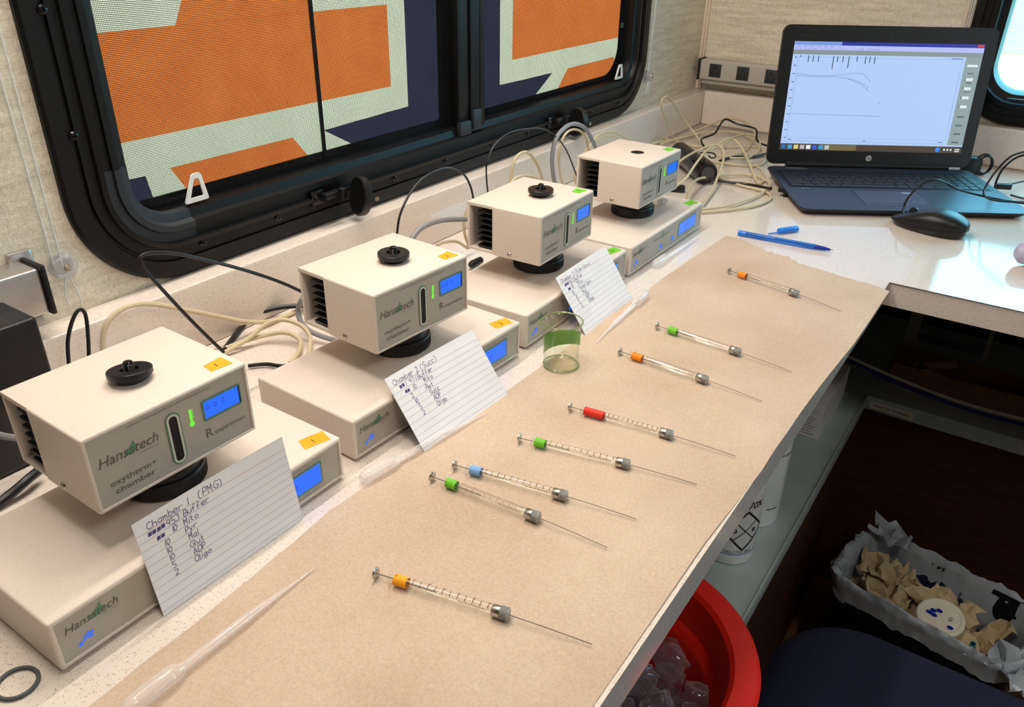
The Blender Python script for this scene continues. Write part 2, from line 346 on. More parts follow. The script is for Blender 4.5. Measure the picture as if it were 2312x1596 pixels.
def mat_mesh(axis_uv=('Y', 'Z'), pitch=.00165, wire=.30):
    m = bpy.data.materials.new('black_insect_mesh'); m.use_nodes = True; nt = m.node_tree; nt.nodes.clear(); out = nt.nodes.new('ShaderNodeOutputMaterial')
    tc = nt.nodes.new('ShaderNodeTexCoord'); sp = nt.nodes.new('ShaderNodeSeparateXYZ'); nt.links.new(tc.outputs['Object'], sp.inputs[0]); fs = []
    for ax in axis_uv:
        d = nt.nodes.new('ShaderNodeMath'); d.operation = 'DIVIDE'; d.inputs[1].default_value = pitch; nt.links.new(sp.outputs[ax], d.inputs[0])
        f = nt.nodes.new('ShaderNodeMath'); f.operation = 'FRACT'; nt.links.new(d.outputs[0], f.inputs[0])
        l = nt.nodes.new('ShaderNodeMath'); l.operation = 'LESS_THAN'; l.inputs[1].default_value = wire; nt.links.new(f.outputs[0], l.inputs[0]); fs.append(l)
    mx = nt.nodes.new('ShaderNodeMath'); mx.operation = 'MAXIMUM'; nt.links.new(fs[0].outputs[0], mx.inputs[0]); nt.links.new(fs[1].outputs[0], mx.inputs[1])
    t = nt.nodes.new('ShaderNodeBsdfTransparent'); d = nt.nodes.new('ShaderNodeBsdfDiffuse'); d.inputs[0].default_value = (.012, .013, .014, 1)
    ms = nt.nodes.new('ShaderNodeMixShader'); nt.links.new(mx.outputs[0], ms.inputs[0]); nt.links.new(t.outputs[0], ms.inputs[1]); nt.links.new(d.outputs[0], ms.inputs[2])
    nt.links.new(ms.outputs[0], out.inputs[0]); return m
M['mesh'] = mat_mesh()
M['darkglass'] = mat('dark_tinted_glass', (16, 18, 20), .15)
M['trim'] = mat('cream_corner_trim', (226, 208, 190), .5)
M['ceil'] = mat('white_ceiling', (225, 220, 210), .7)
M['backwall'] = mat('plain_brown_wall', (128, 112, 94), .7)
M['floor'] = mat('brown_floor_tile', (96, 78, 56), .6, noise_amt=.25, nscale=7, hi=(60, 48, 36))
M['grass'] = mat('green_grass', (150, 160, 70), .9, noise_amt=.3, nscale=3)
M['road'] = mat('pale_concrete', (215, 215, 210), .9, noise_amt=.05, nscale=2)
M['shrub'] = mat('green_shrub_leaves', (96, 104, 66), .9, noise_amt=.5, nscale=6)

# ================================================================== THE SETTING
WX, WY, HB, CT = -0.016, 1.756, 0.077, 0.035     # left wall, back wall, backsplash height, counter thickness
EX, RY = 0.611, 0.9485                            # counter front edge, front edge of its return
bm = B()                                          # left wall with a window opening
for y0, y1, z0, z1 in ((-1.6, .228, -.9, 1.25), (1.393, 1.80, -.9, 1.25), (.228, 1.393, -.9, .125), (.228, 1.393, .66, 1.25)): box(bm, WX-.05, WX, y0, y1, z0, z1)
struct(obj('wall_left', bm, M['wall'], smooth=False))
bm = B()
for x0, x1, z0, z1 in ((WX-.05, .585, -.9, 1.25), (1.30, 2.25, -.9, 1.25), (.585, 1.30, -.9, .12), (.585, 1.30, .62, 1.25)): box(bm, x0, x1, WY, WY+.05, z0, z1)
struct(obj('wall_back', bm, M['wall'], smooth=False))
bm = B(); box(bm, 2.2, 2.25, -1.6, 1.8, -.9, 1.25); struct(obj('wall_right', bm, M['backwall'], smooth=False))
bm = B(); box(bm, WX-.05, 2.25, -1.65, -1.6, -.9, 1.25); struct(obj('wall_front', bm, M['backwall'], smooth=False))
bm = B(); box(bm, WX-.05, 2.25, -1.65, 1.8, 1.25, 1.30); struct(obj('ceiling', bm, M['ceil'], smooth=False))
bm = B(); box(bm, WX-.05, 2.25, -1.65, 1.8, -.95, -.90); struct(obj('floor', bm, M['floor'], smooth=False))
bm = B(); box(bm, WX, WX+.006, WY-.011, WY, HB, 1.2, .001); box(bm, WX, WX+.011, WY-.006, WY, HB, 1.2, .001)
struct(obj('trim_1', bm, M['trim']))
bm = B(); box(bm, .527, .534, WY-.003, WY, HB, 1.2, .001); struct(obj('trim_2', bm, M['trim']))

# outside, seen through the back window
bm = B(); box(bm, -30, 60, 2.4, 19.0, -1.75, -1.7); struct(obj('ground_road', bm, M['road'], smooth=False))
bm = B(); box(bm, -60, 120, 19.0, 160, -1.75, -1.68); struct(obj('ground_grass', bm, M['grass'], smooth=False))
for k in range(7):
    bm = B(); r = bmesh.ops.create_icosphere(bm, subdivisions=4, radius=1)
    for v in bm.verts:
        n = noise.fractal(v.co*2.2+Vector((k*7, 0, 0)), 0.8, 2.2, 4); v.co *= 1+.32*n; v.co = Vector((v.co.x*1.9, v.co.y*1.1, v.co.z*(.55 if k % 2 else .45)))
    o = obj('shrub', bm, M['shrub']); o.location = (3.5+k*4.2, 25.5+(k % 3)*1.2, -1.45)
    tag(o, ('low round green shrub on the grass beyond the back window'), 'shrub', 'shrubs outside the back window')

def frame_ring(parent, name, y0, y1, z0, z1, r0, prof, fn, m, ang=25, n=14):
    """sweep prof [(inset, height)] round a rounded rectangle"""
    bm = B(); rows = []
    for ins, h in prof:
        rr = max(r0-ins, .012); rows.append([bm.verts.new(fn(x, y, h)) for x, y in rrect(y0+ins, y1-ins, z0+ins, z1-ins, rr, n)])
    for a, b in zip(rows, rows[1:]):
        for i in range(len(a)): j = (i+1) % len(a); bm.faces.new((a[i], a[j], b[j], b[i]))
    return obj(name, bm, m, parent, ang=ang)
def screw(parent, P, fn, r, m, name='screw'):
    bm = B(); lathe(bm, [(r, 0), (r, r*.25), (r*.75, r*.6), (r*.35, r*.72), (r*.3, r*.45), (0, r*.42)], 14)
    box(bm, -r*.5, r*.5, -r*.09, r*.09, r*.45, r*.74); box(bm, -r*.09, r*.09, -r*.5, r*.5, r*.45, r*.74)
    for v in bm.verts: v.co = Vector(fn(P[0]+v.co.x, P[1]+v.co.y, v.co.z))
    return obj(name, bm, m, parent, ang=30)
LW = lambda y, z, h: (h, y, z)                    # left wall: (y, z, height into the room)
RWB = lambda x, z, h: (x, WY-h, z)                # back wall
PROF = [(0, WX), (0, -.011), (.003, -.008), (.019, -.007), (.020, -.0095), (.0225, -.0095), (.0235, -.006), (.0335, -.006), (.0345, -.002), (.0395, -.001), (.0405, -.0075), (.050, -.0075), (.051, -.0045), (.058, -.0045), (.060, -.011), (.0695, -.013), (.0715, -.024), (.0715, -.036)]
# window_1: long window in the left wall
w1 = struct(thing('window_1', 'long black framed window with orange, green and navy film behind insect mesh', 'window'))
Y0, Y1, Z0, Z1 = .183, 1.439, .0785, .70
frame_ring(w1, 'window_frame', Y0, Y1, Z0, Z1, .112, PROF, LW, M['winframe'])
for a, b in ((.204, .3551), (.2045, .2474), (.3185, .1085), (.4258, .1085), (.6371, .1085), (.7531, .1085), (.8731, .1085), (.9807, .1085), (1.2021, .1085), (1.316, .1085), (1.411, .20), (1.415, .30)):
    screw(w1, (a, b), lambda x, y, h: LW(x, y, h-.0062), .0046, M['blackgloss'])
def corner_cover(yc, zc, sy):
    bm = B(); prof = [(.0405, -.0068), (.050, -.0068), (.0515, -.0038), (.058, -.0038), (.0605, -.0104), (.0695, -.0122), (.0712, -.020)]
    r0 = .112; L = .018; rows = []
    for ins, h in prof:
        r = r0-ins; P = [(-L, -r)] if sy < 0 else [(-L, -r)]
        P = [(L, -r)]+[(-r*sin(radians(90*k/12)), -r*cos(radians(90*k/12))) for k in range(13)]+[(-r, L)]
        rows.append([bm.verts.new(LW(yc+sy*x, zc+y, h)) for x, y in P])
    for a, b in zip(rows, rows[1:]):
        for i in range(len(a)-1): bm.faces.new((a[i], a[i+1], b[i+1], b[i]))
    o = obj('corner_cover', bm, M['wincorner'], w1, ang=25); o['label'] = 'dark grey plastic corner cover'; return o
corner_cover(Y0+.112, Z0+.112, 1)
# centre mullion: three uprights
for a, b, h0, h1, mm in ((.792, .8165, -.034, -.0095, 'winframe'), (.8165, .8215, -.034, -.017, 'darkglass'), (.8215, .857, -.034, -.0085, 'winframe'), (.845, .8475, -.0085, -.0078, 'black')):
    bm = B(); box(bm, h0, h1, a, b, Z0+.066, Z1-.066, .0008); obj('mullion', bm, M[mm], w1)
bm = B(); box(bm, -.012, -.0035, .789, .8155, .138, .158, .001); box(bm, -.012, -.003, .822, .842, .143, .172, .001)
obj('mullion_foot', bm, M['wincorner'], w1)['label'] = 'dark grey plastic mullion foot'
# insect mesh, dark pane round the film, and the film itself
bm = B(); bm.faces.new([bm.verts.new(LW(y, z, -.024)) for y, z in ((.245, .148), (.80, .148), (.80, .64), (.245, .64))])
bm.faces.new([bm.verts.new(LW(y, z, -.024)) for y, z in ((.855, .148), (1.378, .148), (1.378, .64), (.855, .64))]); obj('insect_screen', bm, M['mesh'], w1, smooth=False)
bm = B()
for y0, y1, z0, z1 in ((.222, .7721, .115, .1635), (.772, .8601, .115, .665), (.86, 1.3451, .115, .1605), (1.345, 1.40, .115, .665), (.222, 1.3451, .60, .665), (.222, .240, .1635, .60)): box(bm, -.0322, -.0318, y0, y1, z0, z1)
prism(bm, [(1.3455, .1600)]+[(1.29+.055*sin(radians(9*k)), .2155-.055*cos(radians(9*k))) for k in range(11)], .0004, lambda x, y, h: (-.0318-h, x, y))
obj('window_pane', bm, M['darkglass'], w1, smooth=False)
def film(pts, m, k):
    bm = B(); bm.faces.new([bm.verts.new(LW(y, z, -.0335+k*.0002)) for y, z in pts]); return obj('window_film', bm, M[m], w1, smooth=False)
film([(.235, .155), (.80, .155), (.80, .62), (.235, .62)], 'film_green', 0); film([(.85, .155), (1.36, .155), (1.36, .62), (.85, .62)], 'film_green', 0)
film([(.235, .225), (.670, .225), (.671, .3295), (.40, .3295), (.3494, .3290), (.235, .3290)], 'film_orange', 1)
film([(.3494, .3288), (.533, .3290), (.533, .62), (.49, .62), (.3619, .3525)], 'film_orange', 2)
film([(.3133, .1893), (.4867, .1893), (.514, .155), (.333, .155)], 'film_orange', 1)
film([(.5389, .1887), (.7045, .193), (.7075, .62), (.80, .62), (.80, .155), (.60, .155)], 'film_navy', 1)
film([(.235, .1885), (.2834, .1873), (.2885, .155), (.235, .155)], 'film_navy', 1)
film([(.85, .62), (.9325, .62), (.9335, .1915), (1.098, .190), (1.035, .155), (.85, .155)], 'film_navy', 1)
film([(.969, .2265), (1.36, .2275), (1.36, .62), (.969, .62)], 'film_orange', 1)
film([(1.1523, .1913), (1.335, .1918), (1.36, .155), (1.115, .155)], 'film_orange', 1)
bm = B(); box(bm, -.0316, -.0290, .5310, .5365, .155, .62, .0005); obj('film_seam', bm, M['black'], w1)
bm = B(); prism(bm, rrect(1.352, 1.362, .244, .254, .002, 3), .0006, lambda x, y, h: (-.0316+h, x, y)); obj('pane_sticker', bm, mat('pale_sticker', (150, 176, 156)), w1)
def pull_tab(c, w0, w1_, h, lean):
    o = [(c-w0/2, .1525), (c+w0/2, .1525), (c+lean+w1_/2, .1525+h), (c+lean-w1_/2, .1525+h)]
    cx = sum(p[0] for p in o)/4; cz = sum(p[1] for p in o)/4-.001
    def rnd(q, r=.003):
        out = []
        for i in range(4):
            a, b, d = Vector(q[i-1]), Vector(q[i]), Vector(q[(i+1) % 4]); u = (a-b).normalized(); v = (d-b).normalized()
            for k in range(5): t = k/4; out.append(tuple(b+u*r*(1-t)**2+v*r*t**2))
        return out
    inn = [(cx+(x-cx)*.56, cz+(z-cz)*.66) for x, z in o]
    bm = B(); ring_prism(bm, rnd(o), rnd(inn, .0015), .0022, lambda x, y, h: (-.0195+h+.004, x, y)); ob = obj('pull_tab', bm, M['whiteplastic'], w1); ob['label'] = 'white plastic screen pull tab'
pull_tab(.3262, .031, .011, .0305, .004); pull_tab(1.3255, .033, .013, .0275, .004)
def crank(y, z):
    o = thing('window_crank', '', 'x'); del o['label'], o['category']; o.parent = w1; o.location = (0, y, z)
    bm = B(); box(bm, -.0055, -.001, -.012, .010, -.010, .008, .0015); obj('crank_bracket', bm, M['blackgloss'], o)
    bm = B(); box(bm, -.001, .010, .002, .030, -.004, .004, .0015); box(bm, .006, .016, .024, .034, -.006, .007, .0015); obj('crank_arm', bm, M['black'], o)
    bm = B(); Mx = Matrix.Translation((.022, .050, -.007)) @ Vector((-.30, -.93, .16)).to_track_quat('Z', 'X').to_matrix().to_4x4()
    vs = lathe(bm, [(0, -.006), (.019, -.006), (.0225, -.0045), (.0232, 0), (.0232, .004), (.021, .0055), (.014, .004), (0, .003)], 40)
    for v in vs: v.co.x *= 1.12
    xf(bm, vs, Mx); obj('crank_knob', bm, M['black'], o)
    bm = B(); lathe(bm, [(0, 0), (.0030, 0), (.0030, .0012), (.0012, .0012), (.001, .0006), (0, .0006)], 14, Matrix.Translation((.0440, .0565, -.008)) @ Vector((.93, -.30, .1)).to_track_quat('Z', 'X').to_matrix().to_4x4()); obj('crank_screw', bm, M['steel'], o)
    bm = B(); lathe(bm, [(0, 0), (.0035, 0), (.003, .0015), (.0012, .0015), (0, .0008)], 14, Matrix.Translation((-.001, -.005, -.001)) @ Matrix.Rotation(radians(90), 4, 'Y')); obj('bracket_screw', bm, M['blackgloss'], o)
crank(.4905, .119); crank(1.052, .117)
# window_2: small rounded window in the back wall
w2 = struct(thing('window_2', 'black framed rounded window in the back wall looking onto road and shrubs', 'window'))
PROF2 = [(0, 0), (0, .006), (.003, .010), (.017, .012), (.019, .010), (.030, .014), (.033, .020), (.044, .022), (.047, .012), (.060, .008), (.063, -.010), (.063, -.04)]
frame_ring(w2, 'window_frame', .545, 1.34, .0785, .66, .115, PROF2, RWB, M['winframe'])
bm = B(); box(bm, .59, 1.30, WY+.030, WY+.034, .12, .62); g = thin_clear('window_glazing', (250, 255, 252), .0, (255, 255, 255), .02); obj('window_pane', bm, g, w2, smooth=False)
bm = B(); box(bm, .645, 1.24, WY-.026, WY-.020, .1285, .1335, .001); obj('screen_track', bm, M['wincorner'], w2)

# ================================================================== FURNITURE
# L-shaped counter, backsplash
bm = B(); L = [(WX, -.62), (EX, -.62), (EX, RY), (2.15, RY), (2.15, WY), (WX, WY)]
prism(bm, L, CT, lambda x, y, h: (x, y, h-CT))
es = [e for e in bm.edges if all(abs(v.co.z) < 1e-5 for v in e.verts)]; bmesh.ops.bevel(bm, geom=es, offset=.0025, segments=3, profile=.5, affect='EDGES')
tag(obj('countertop', bm, M['counter']), 'glossy off-white speckled stone countertop running along both walls', 'countertop')
bm = B(); box(bm, WX, .018, -.62, WY, .0002, HB, .0022, 3); box(bm, .018, 2.15, WY-.034, WY, .0002, HB, .0022, 3)
tag(obj('backsplash', bm, M['counter']), 'low off-white speckled stone upstand along the walls behind the counter', 'backsplash')
# brown paper sheet
def paper():
    bm = B(); NU, NV = 150, 46; rows = []
    def lerp(t, pts):
        for (a, b), (c, d) in zip(pts, pts[1:]):
            if t <= c: return b+(d-b)*(t-a)/(c-a)
        return pts[-1][1]
    for i in range(NU+1):
        s = i/NU; row = []
        for j in range(NV+1):
            t = j/NV
            yf = lerp(t, [(0, .988), (.12, .985), (.30, .955), (.36, .951), (.40, .957), (.46, .938), (.58, .936), (.8, .925), (1, .912)])+.004*noise.noise(Vector((t*14, 3, 0)))
            y = -.36+(yf+.36)*s
            xl = lerp(y, [(-.4, .358), (-.0574, .3527), (.05, .349), (.1622, .3395), (.25, .343), (.3577, .3502), (.6143, .3522), (.85, .3574), (1.0, .3634)])+.0012*noise.noise(Vector((y*30, 0, 0)))
            xr = lerp(y, [(-.4, .607), (.30, .6075), (.42, .6125), (.50, .611), (.60, .614), (.72, .619), (.9, .620), (1, .621)])
            x = xl+(xr-xl)*t
            z = .0006+.0014*abs(noise.noise(Vector((x*9, y*7, 1.3))))+.0014*max(0, noise.noise(Vector((x*16+y*9, y*4, 9))))*min(1, max(0, (y-.3)*4))
            if s > .93 and .2 < t < .55: z += (s-.93)/.07*.010*max(0, sin((t-.2)/.35*pi))*abs(noise.noise(Vector((t*20, s*9, 4))))*1.6
            ov = x-EX+.006
            if ov > 0: z -= ov*.12*(.6+.5*sin(y*17))
            row.append(bm.verts.new((x, y, z)))
        rows.append(row)
    for a, b in zip(rows, rows[1:]):
        for j in range(NV): bm.faces.new((a[j], a[j+1], b[j+1], b[j]))
    o = obj('brown_paper', bm, M['kraft'], ang=80)
    tag(o, 'long sheet of brown kraft paper laid along the counter under the syringes', 'paper')
paper()

# ------------------------------------------------------------------ control boxes
def leaf(parent, x, z, w, h, fn, m):
    P = [(0, .0), (.10, .22), (.22, .40), (.42, .52), (.62, .72), (.78, 1.0), (.84, .80), (.86, .62), (1.0, .42), (.92, .30), (.72, .12), (.50, .04), (.30, .10), (.15, .12)]
    bm = B(); bm.faces.new([bm.verts.new(fn(x+a*w, z+b*h, 0)) for a, b in P]); return obj('logo_leaf', bm, m, parent, smooth=False)
def usb_icon(parent, x, z, s, fn):
    bm = B(); w = s*.13
    for P in ([(-.9, -.5), (.75, .35)], [(-.35, -.2), (-.15, .35), (.25, .5)], [(.1, .0), (.35, -.35), (.6, -.2)]): ribbon(bm, [(x+a*s, z+b*s) for a, b in P], w, fn)
    for a, b, r in ((-.95, -.52, .26), (.85, .4, .18), (.35, .55, .2), (.7, -.18, .18)):
        prism(bm, [(x+a*s+r*s*cos(k*pi/5), z+b*s+r*s*sin(k*pi/5)) for k in range(10)], .0001, fn)
    return obj('usb_light', bm, M['glow_blue'], parent, smooth=False)
def swirl_icon(parent, x, z, s, fn):
    bm = B()
    for ph in (0, 2.1, 4.2): ribbon(bm, [(x+s*(.15+.18*k)*cos(ph+k*.55), z+s*(.15+.18*k)*sin(ph+k*.55)) for k in range(5)], s*.3, fn)
    return obj('indicator_light', bm, M['glow_blue'], parent, smooth=False)
def tape(parent, pts, z, m, mark, label):
    bm = B(); P = []
    for i, p in enumerate(pts):
        q = pts[(i+1) % len(pts)]
        for k in range(5): t = k/5; P.append((p[0]+(q[0]-p[0])*t+random.uniform(-.0004, .0004), p[1]+(q[1]-p[1])*t+random.uniform(-.0004, .0004)))
    prism(bm, P, .00025, lambda x, y, h: (x, y, z+.0001+h)); o = obj('tape_label', bm, M[m], parent, smooth=False); o['label'] = label
    cx = sum(p[0] for p in pts)/len(pts); cy = sum(p[1] for p in pts)/len(pts)
    bm = B(); scrawl(bm, mark, cx-.003, cy-.003, .0065, .0006, lambda x, y, h: (x, y, z+.0005+h)); obj('marker_writing', bm, M['marker'], o, smooth=False)
BW, BD, BH = .2516, .1288, .0435
def control_box(name_label, loc, rot, tcol, mark):
    t = thing('control_box', name_label, 'lab instrument', loc, rot, 'control boxes under the chambers')
    bm = B(); box(bm, 0, BW, 0, BD, .0025, BH, .0022, 3)
    f = min((f for f in bm.faces if f.normal.y < -.9), key=lambda f: -f.calc_area())
    bmesh.ops.inset_region(bm, faces=[f], thickness=.0016, depth=0); bmesh.ops.inset_region(bm, faces=[f], thickness=.0004, depth=-.0018)
    obj('casing', bm, M['case'], t)
    bm = B(); box(bm, .0033, BW-.0033, .0010, .0017, .0058, BH-.0035); p = obj('front_panel', bm, M['panel'], t, smooth=False)
    FP = lambda x, z, h: (x, .0008-h, z)
    leaf(p, .0235, .0262, .0125, .0098, FP, M['leaf'])
    text(p, 'lettering', 'Hansatech', off(FP, .0001), .0085, .0450, .0268, .0062, M['ink'], .28)
    text(p, 'lettering', 'instruments', off(FP, .0001), .0325, .0445, .0243, .0011, M['faint'])
    leaf(p, .1010, .0262, .0075, .0135, FP, M['leaf'])
    text(p, 'lettering', 'oxy', off(FP, .0001), .0781, .0985, .0290, .0045, M['faint']); text(p, 'lettering', 'therm+', off(FP, .0001), .1085, .1253, .0290, .0040, M['faint'])
    text(p, 'lettering', 'electrode control and monitoring system', off(FP, .0001), .158, .229, .0357, .0016, M['faint'])
    text(p, 'lettering', 'www.hansatech-instruments.com', off(FP, .0001), .162, .229, .0083, .0014, M['faint'])
    bm = B(); prism(bm, rrect(.1618, .2280, .0118, .0334, .0014, 4), .0002, FP); obj('display_border', bm, M['green_edge'], p, smooth=False)
    bm = B(); prism(bm, rrect(.1640, .2262, .0136, .0316, .0003, 2), .0003, FP); d = obj('display', bm, M['lcd'], p, smooth=False); d['label'] = 'blue backlit display'
    bm = B(); scrawl(bm, '23.0', .186, .0195, .0062, .0005, off(FP, .0004)); obj('display_digits', bm, M['lcdtext'], d, smooth=False)
    usb_icon(p, .0200, .0160, .0050, off(FP, .0002))['label'] = 'glowing blue plug symbol'
    swirl_icon(p, .1023, .0154, .0048, off(FP, .0002)); swirl_icon(p, .0615 if 0 else .1423, .0157, .0048, off(FP, .0002))
    for x in (.02, BW-.02):
        for y in (.018, BD-.018):
            bm = B(); lathe(bm, [(.006, 0), (.0065, .0028)], 14, Matrix.Translation((x, y, 0))); obj('foot', bm, M['black'], t)
    tape(t, [(.2262, .0245), (.2490, .0190), (.2440, .0050), (.2215, .0105)], BH, tcol, mark, ('orange' if tcol == 'orange' else 'green')+' tape label')
    return t
BP = [(.3178, -.0533, .001), (.3103, .2198, .034), (.3166, .487, -.013), (.3157, .7459, -.0007)]
BL = ['low beige control box nearest the camera with an orange tape marked 1', 'low beige control box second from the camera with an orange tape marked 2', 'low beige control box behind the glass beaker, green tape on its corner', 'low beige control box furthest from the camera with no card leaning on it']
TC = [('orange', '1'), ('orange', '2'), ('greentape', '3'), ('greentape', '-')]
for (x, y, t), l, (tc, mk) in zip(BP, BL, TC): control_box(l, (x, y, 0), pi/2-t, tc, mk)

# ------------------------------------------------------------------ chambers
K = .9416
CW, CD, CH = .1373*K, .1102*K, .0638*K
def chamber(label, loc, rot, tcol, mark, knob):
    t = thing('oxygen_chamber', label, 'lab instrument', loc, rot, 'chambers on the control boxes')
    sb = .0677
    bm = B(); box(bm, 0, CW, 0, sb, 0, CH, .0018, 3)
    f = min((f for f in bm.faces if f.normal.y < -.9), key=lambda f: -f.calc_area())
    bmesh.ops.inset_region(bm, faces=[f], thickness=.0012, depth=0); bmesh.ops.inset_region(bm, faces=[f], thickness=.0004, depth=-.0018)
    box(bm, .0007, CW-.0007, .0009, CD, CH-.0042, CH+.0001, .0011); box(bm, .0010, CW-.001, sb-.004, CD, .0004, .0042, .0012)
    box(bm, .0010, .012, CD-.0035, CD, .0008, CH-.0006, .001); box(bm, CW-.006, CW-.001, sb-.004, CD, .0008, CH-.0006, .001); box(bm, .010, CW-.004, CD-.0030, CD-.0004, .001, CH-.001)
    if knob == 'open':    # leave the hole in the lid: a dark bore seen from above
        pass
    obj('casing', bm, M['case'], t)
    bm = B(); box(bm, .022, CW-.008, sb-.002, sb+.004, .005, CH-.005)
    for k in range(7): box(bm, .0035, CW-.010, sb-.001, CD-.0135, .0060+k*.0071, .0078+k*.0071)
    o = obj('heat_sink', bm, M['black'], t, smooth=False); o['label'] = 'black finned heat sink'
    bm = B(); box(bm, .0030, CW-.0030, .0009, .0016, .0034, CH-.0034); p = obj('front_panel', bm, M['panel'], t, smooth=False)
    FP = lambda x, z, h: (x*K, .0007-h, z*K)
    leaf(p, .0262, .0345, .0120, .0112, FP, M['leaf'])
    text(p, 'lettering', 'Hansatech', off(FP, .0001), .0080, .0545, .0352, .0082, M['ink'], .28)
    text(p, 'lettering', 'instruments', off(FP, .0001), .0385, .0535, .0322, .0012, M['faint'])
    text(p, 'lettering', 'oxytherm+', off(FP, .0001), .0125, .0490, .0172, .0048, M['ink']); text(p, 'lettering', 'chamber', off(FP, .0001), .0150, .0465, .0098, .0048, M['ink'])
    text(p, 'lettering', 'www.hansatech-instruments.com', off(FP, .0001), .0330, .1020, .0565, .0022, M['faint'])
    text(p, 'lettering', 'R', off(FP, .0001), .0925, .0985, .0155, .0080, M['ink']); text(p, 'lettering', 'espiration', off(FP, .0001), .1000, .1287, .0157, .0036, M['ink'])
    bm = B(); ring_prism(bm, rrect(.0612, .0738, .0064, .0515, .0062, 8), rrect(.0624, .0726, .0076, .0503, .0050, 8), .0003, FP); obj('slot_border', bm, M['green_edge'], p, smooth=False)
    bm = B(); ring_prism(bm, rrect(.0624, .0726, .0076, .0503, .0050, 8), rrect(.0640, .0710, .0092, .0487, .0034, 8), .0007, FP); obj('slot_rim', bm, M['pillwhite'], p)
    bm = B(); prism(bm, rrect(.0640, .0710, .0092, .0487, .0034, 8), .0001, FP); obj('viewing_slot', bm, M['hole'], p, smooth=False)['label'] = 'tall dark viewing slot'
    bm = B(); prism(bm, [(.0826+.0022*cos(k*pi/8), .0342+.0022*sin(k*pi/8)) for k in range(16)], .0002, FP); prism(bm, rrect(.0815, .0837, .0345, .0470, .0010, 4), .0002, FP)
    for k in range(4): prism(bm, rrect(.0840, .0853, .0395+k*.0021, .0402+k*.0021, .0003, 2), .0002, FP)
    obj('thermometer_light', bm, M['glow_green'], p, smooth=False)['label'] = 'glowing green thermometer symbol'
    bm = B(); prism(bm, rrect(.0925, .1287, .0302, .0490, .0018, 5), .0002, FP); obj('display_border', bm, M['green_edge'], p, smooth=False)
    bm = B(); prism(bm, rrect(.0945, .1262, .0325, .0472, .0004, 2), .0004, FP); d = obj('display', bm, M['lcd'], p, smooth=False); d['label'] = 'blue backlit display'
    bm = B(); box(bm, .1262*K, .1272*K, -.0002, .0009, .0325*K, .0472*K); obj('display_shade', bm, M['hole'], d, smooth=False)
    bm = B(); scrawl(bm, '0.0  C', .0960, .0395, .0050, .0004, off(FP, .0005), .7); obj('display_digits', bm, M['lcdtext'], d, smooth=False)
    screw(t, (.0428, .0060), lambda x, y, h: (-h+.0004, x, y), .0030, M['steel'])
    hx, hy = .0705, .0430
    if knob == 'open':
        bm = B(); lathe(bm, [(.0096, .0), (.0102, .0006), (.0100, .0006), (.0094, 0)], 28, Matrix.Translation((hx, hy, CH-.0002)), cap=False); obj('bore_rim', bm, M['case'], t)
        bm = B(); lathe(bm, [(0, 0), (.0097, 0)], 28, Matrix.Translation((hx, hy, CH+.0002)), cap=False); obj('bore', bm, M['hole'], t, smooth=False)['label'] = 'open round bore in the lid'
    else:
        kx, ky, tilt = knob
        Mt = Matrix.Translation((kx, ky, CH)) @ Matrix.Rotation(tilt[1], 4, 'Z') @ Matrix.Rotation(tilt[0], 4, 'X')
        kn = bpy.data.objects.new('plunger', None); kn.empty_display_size = .01; C.objects.link(kn); kn.parent = t; kn['label'] = 'black plunger with threaded rod'
        bm = B(); lathe(bm, [(0, .0001), (.0098, .0001), (.0102, .0030), (.0118, .0040), (.0150, .0042), (.0156, .0048), (.0156, .0084), (.0150, .0090), (.0072, .0092), (.0066, .0086), (.0066, .0060), (0, .0060)], 44, Mt); obj('collar', bm, M['black'], kn)
        pr = [(0, .0060), (.0036, .0060)]
        for k in range(6): pr += [(.0040, .0066+k*.0011), (.0034, .00715+k*.0011)]
        pr += [(.0036, .0134), (.0030, .0146), (.0018, .0150), (.0012, .0142), (0, .0140)]
        bm = B(); lathe(bm, pr, 24, Mt); obj('threaded_rod', bm, M['blackgloss'], kn)
    z0 = -(.0743-.0435)+.0002
    bm = B(); pr = [(0, z0), (.0300, z0), (.0318, z0+.0015), (.0318, z0+.0120), (.0310, z0+.0135), (.0290, z0+.0140), (.0292, z0+.0225), (.0284, z0+.0240), (.0240, z0+.0242), (.0240, .0006), (0, .0006)]
    lathe(bm, pr, 96, Matrix.Translation((hx, hy, 0)))
    for k in range(96):
        a = 2*pi*k/96; box(bm, -.0003, .0003, -.0004, .0004, z0+.003, z0+.0115, M=Matrix.Translation((hx+.0319*cos(a), hy+.0319*sin(a), 0)) @ Matrix.Rotation(a, 4, 'Z'))
    obj('locking_ring', bm, M['black'], t)['label'] = 'knurled black locking ring'
    tape(t, [(.1070, .0200), (.1228, .0215), (.1230, .0065), (.1050, .0085)], CH+.0001, tcol, mark, ('orange' if tcol == 'orange' else 'green')+' tape label')
    return t
CP = [(.2892, .0078, .0158), (.2853, .2817, .0614), (.2913, .5521, -.0285), (.2898, .8127, .0127)]
CL = ['cream instrument chamber nearest the camera, tape marked 1 and tilted plunger on top', 'cream instrument chamber with orange tape marked 2 and black plunger on top', 'cream instrument chamber with green tape and a black plunger, behind the beaker', 'cream instrument chamber with an open hole in its lid and no plunger']
KN = [(.0640, .0440, (radians(9), 2.6)), (.0715, .0455, (radians(1), 0)), (.0705, .0430, (0, 0)), 'open']
for (x, y, t), l, (tc, mk), kn in zip(CP, CL, TC, KN): chamber(l, (x, y, .0743), pi/2-t, tc, mk, kn)
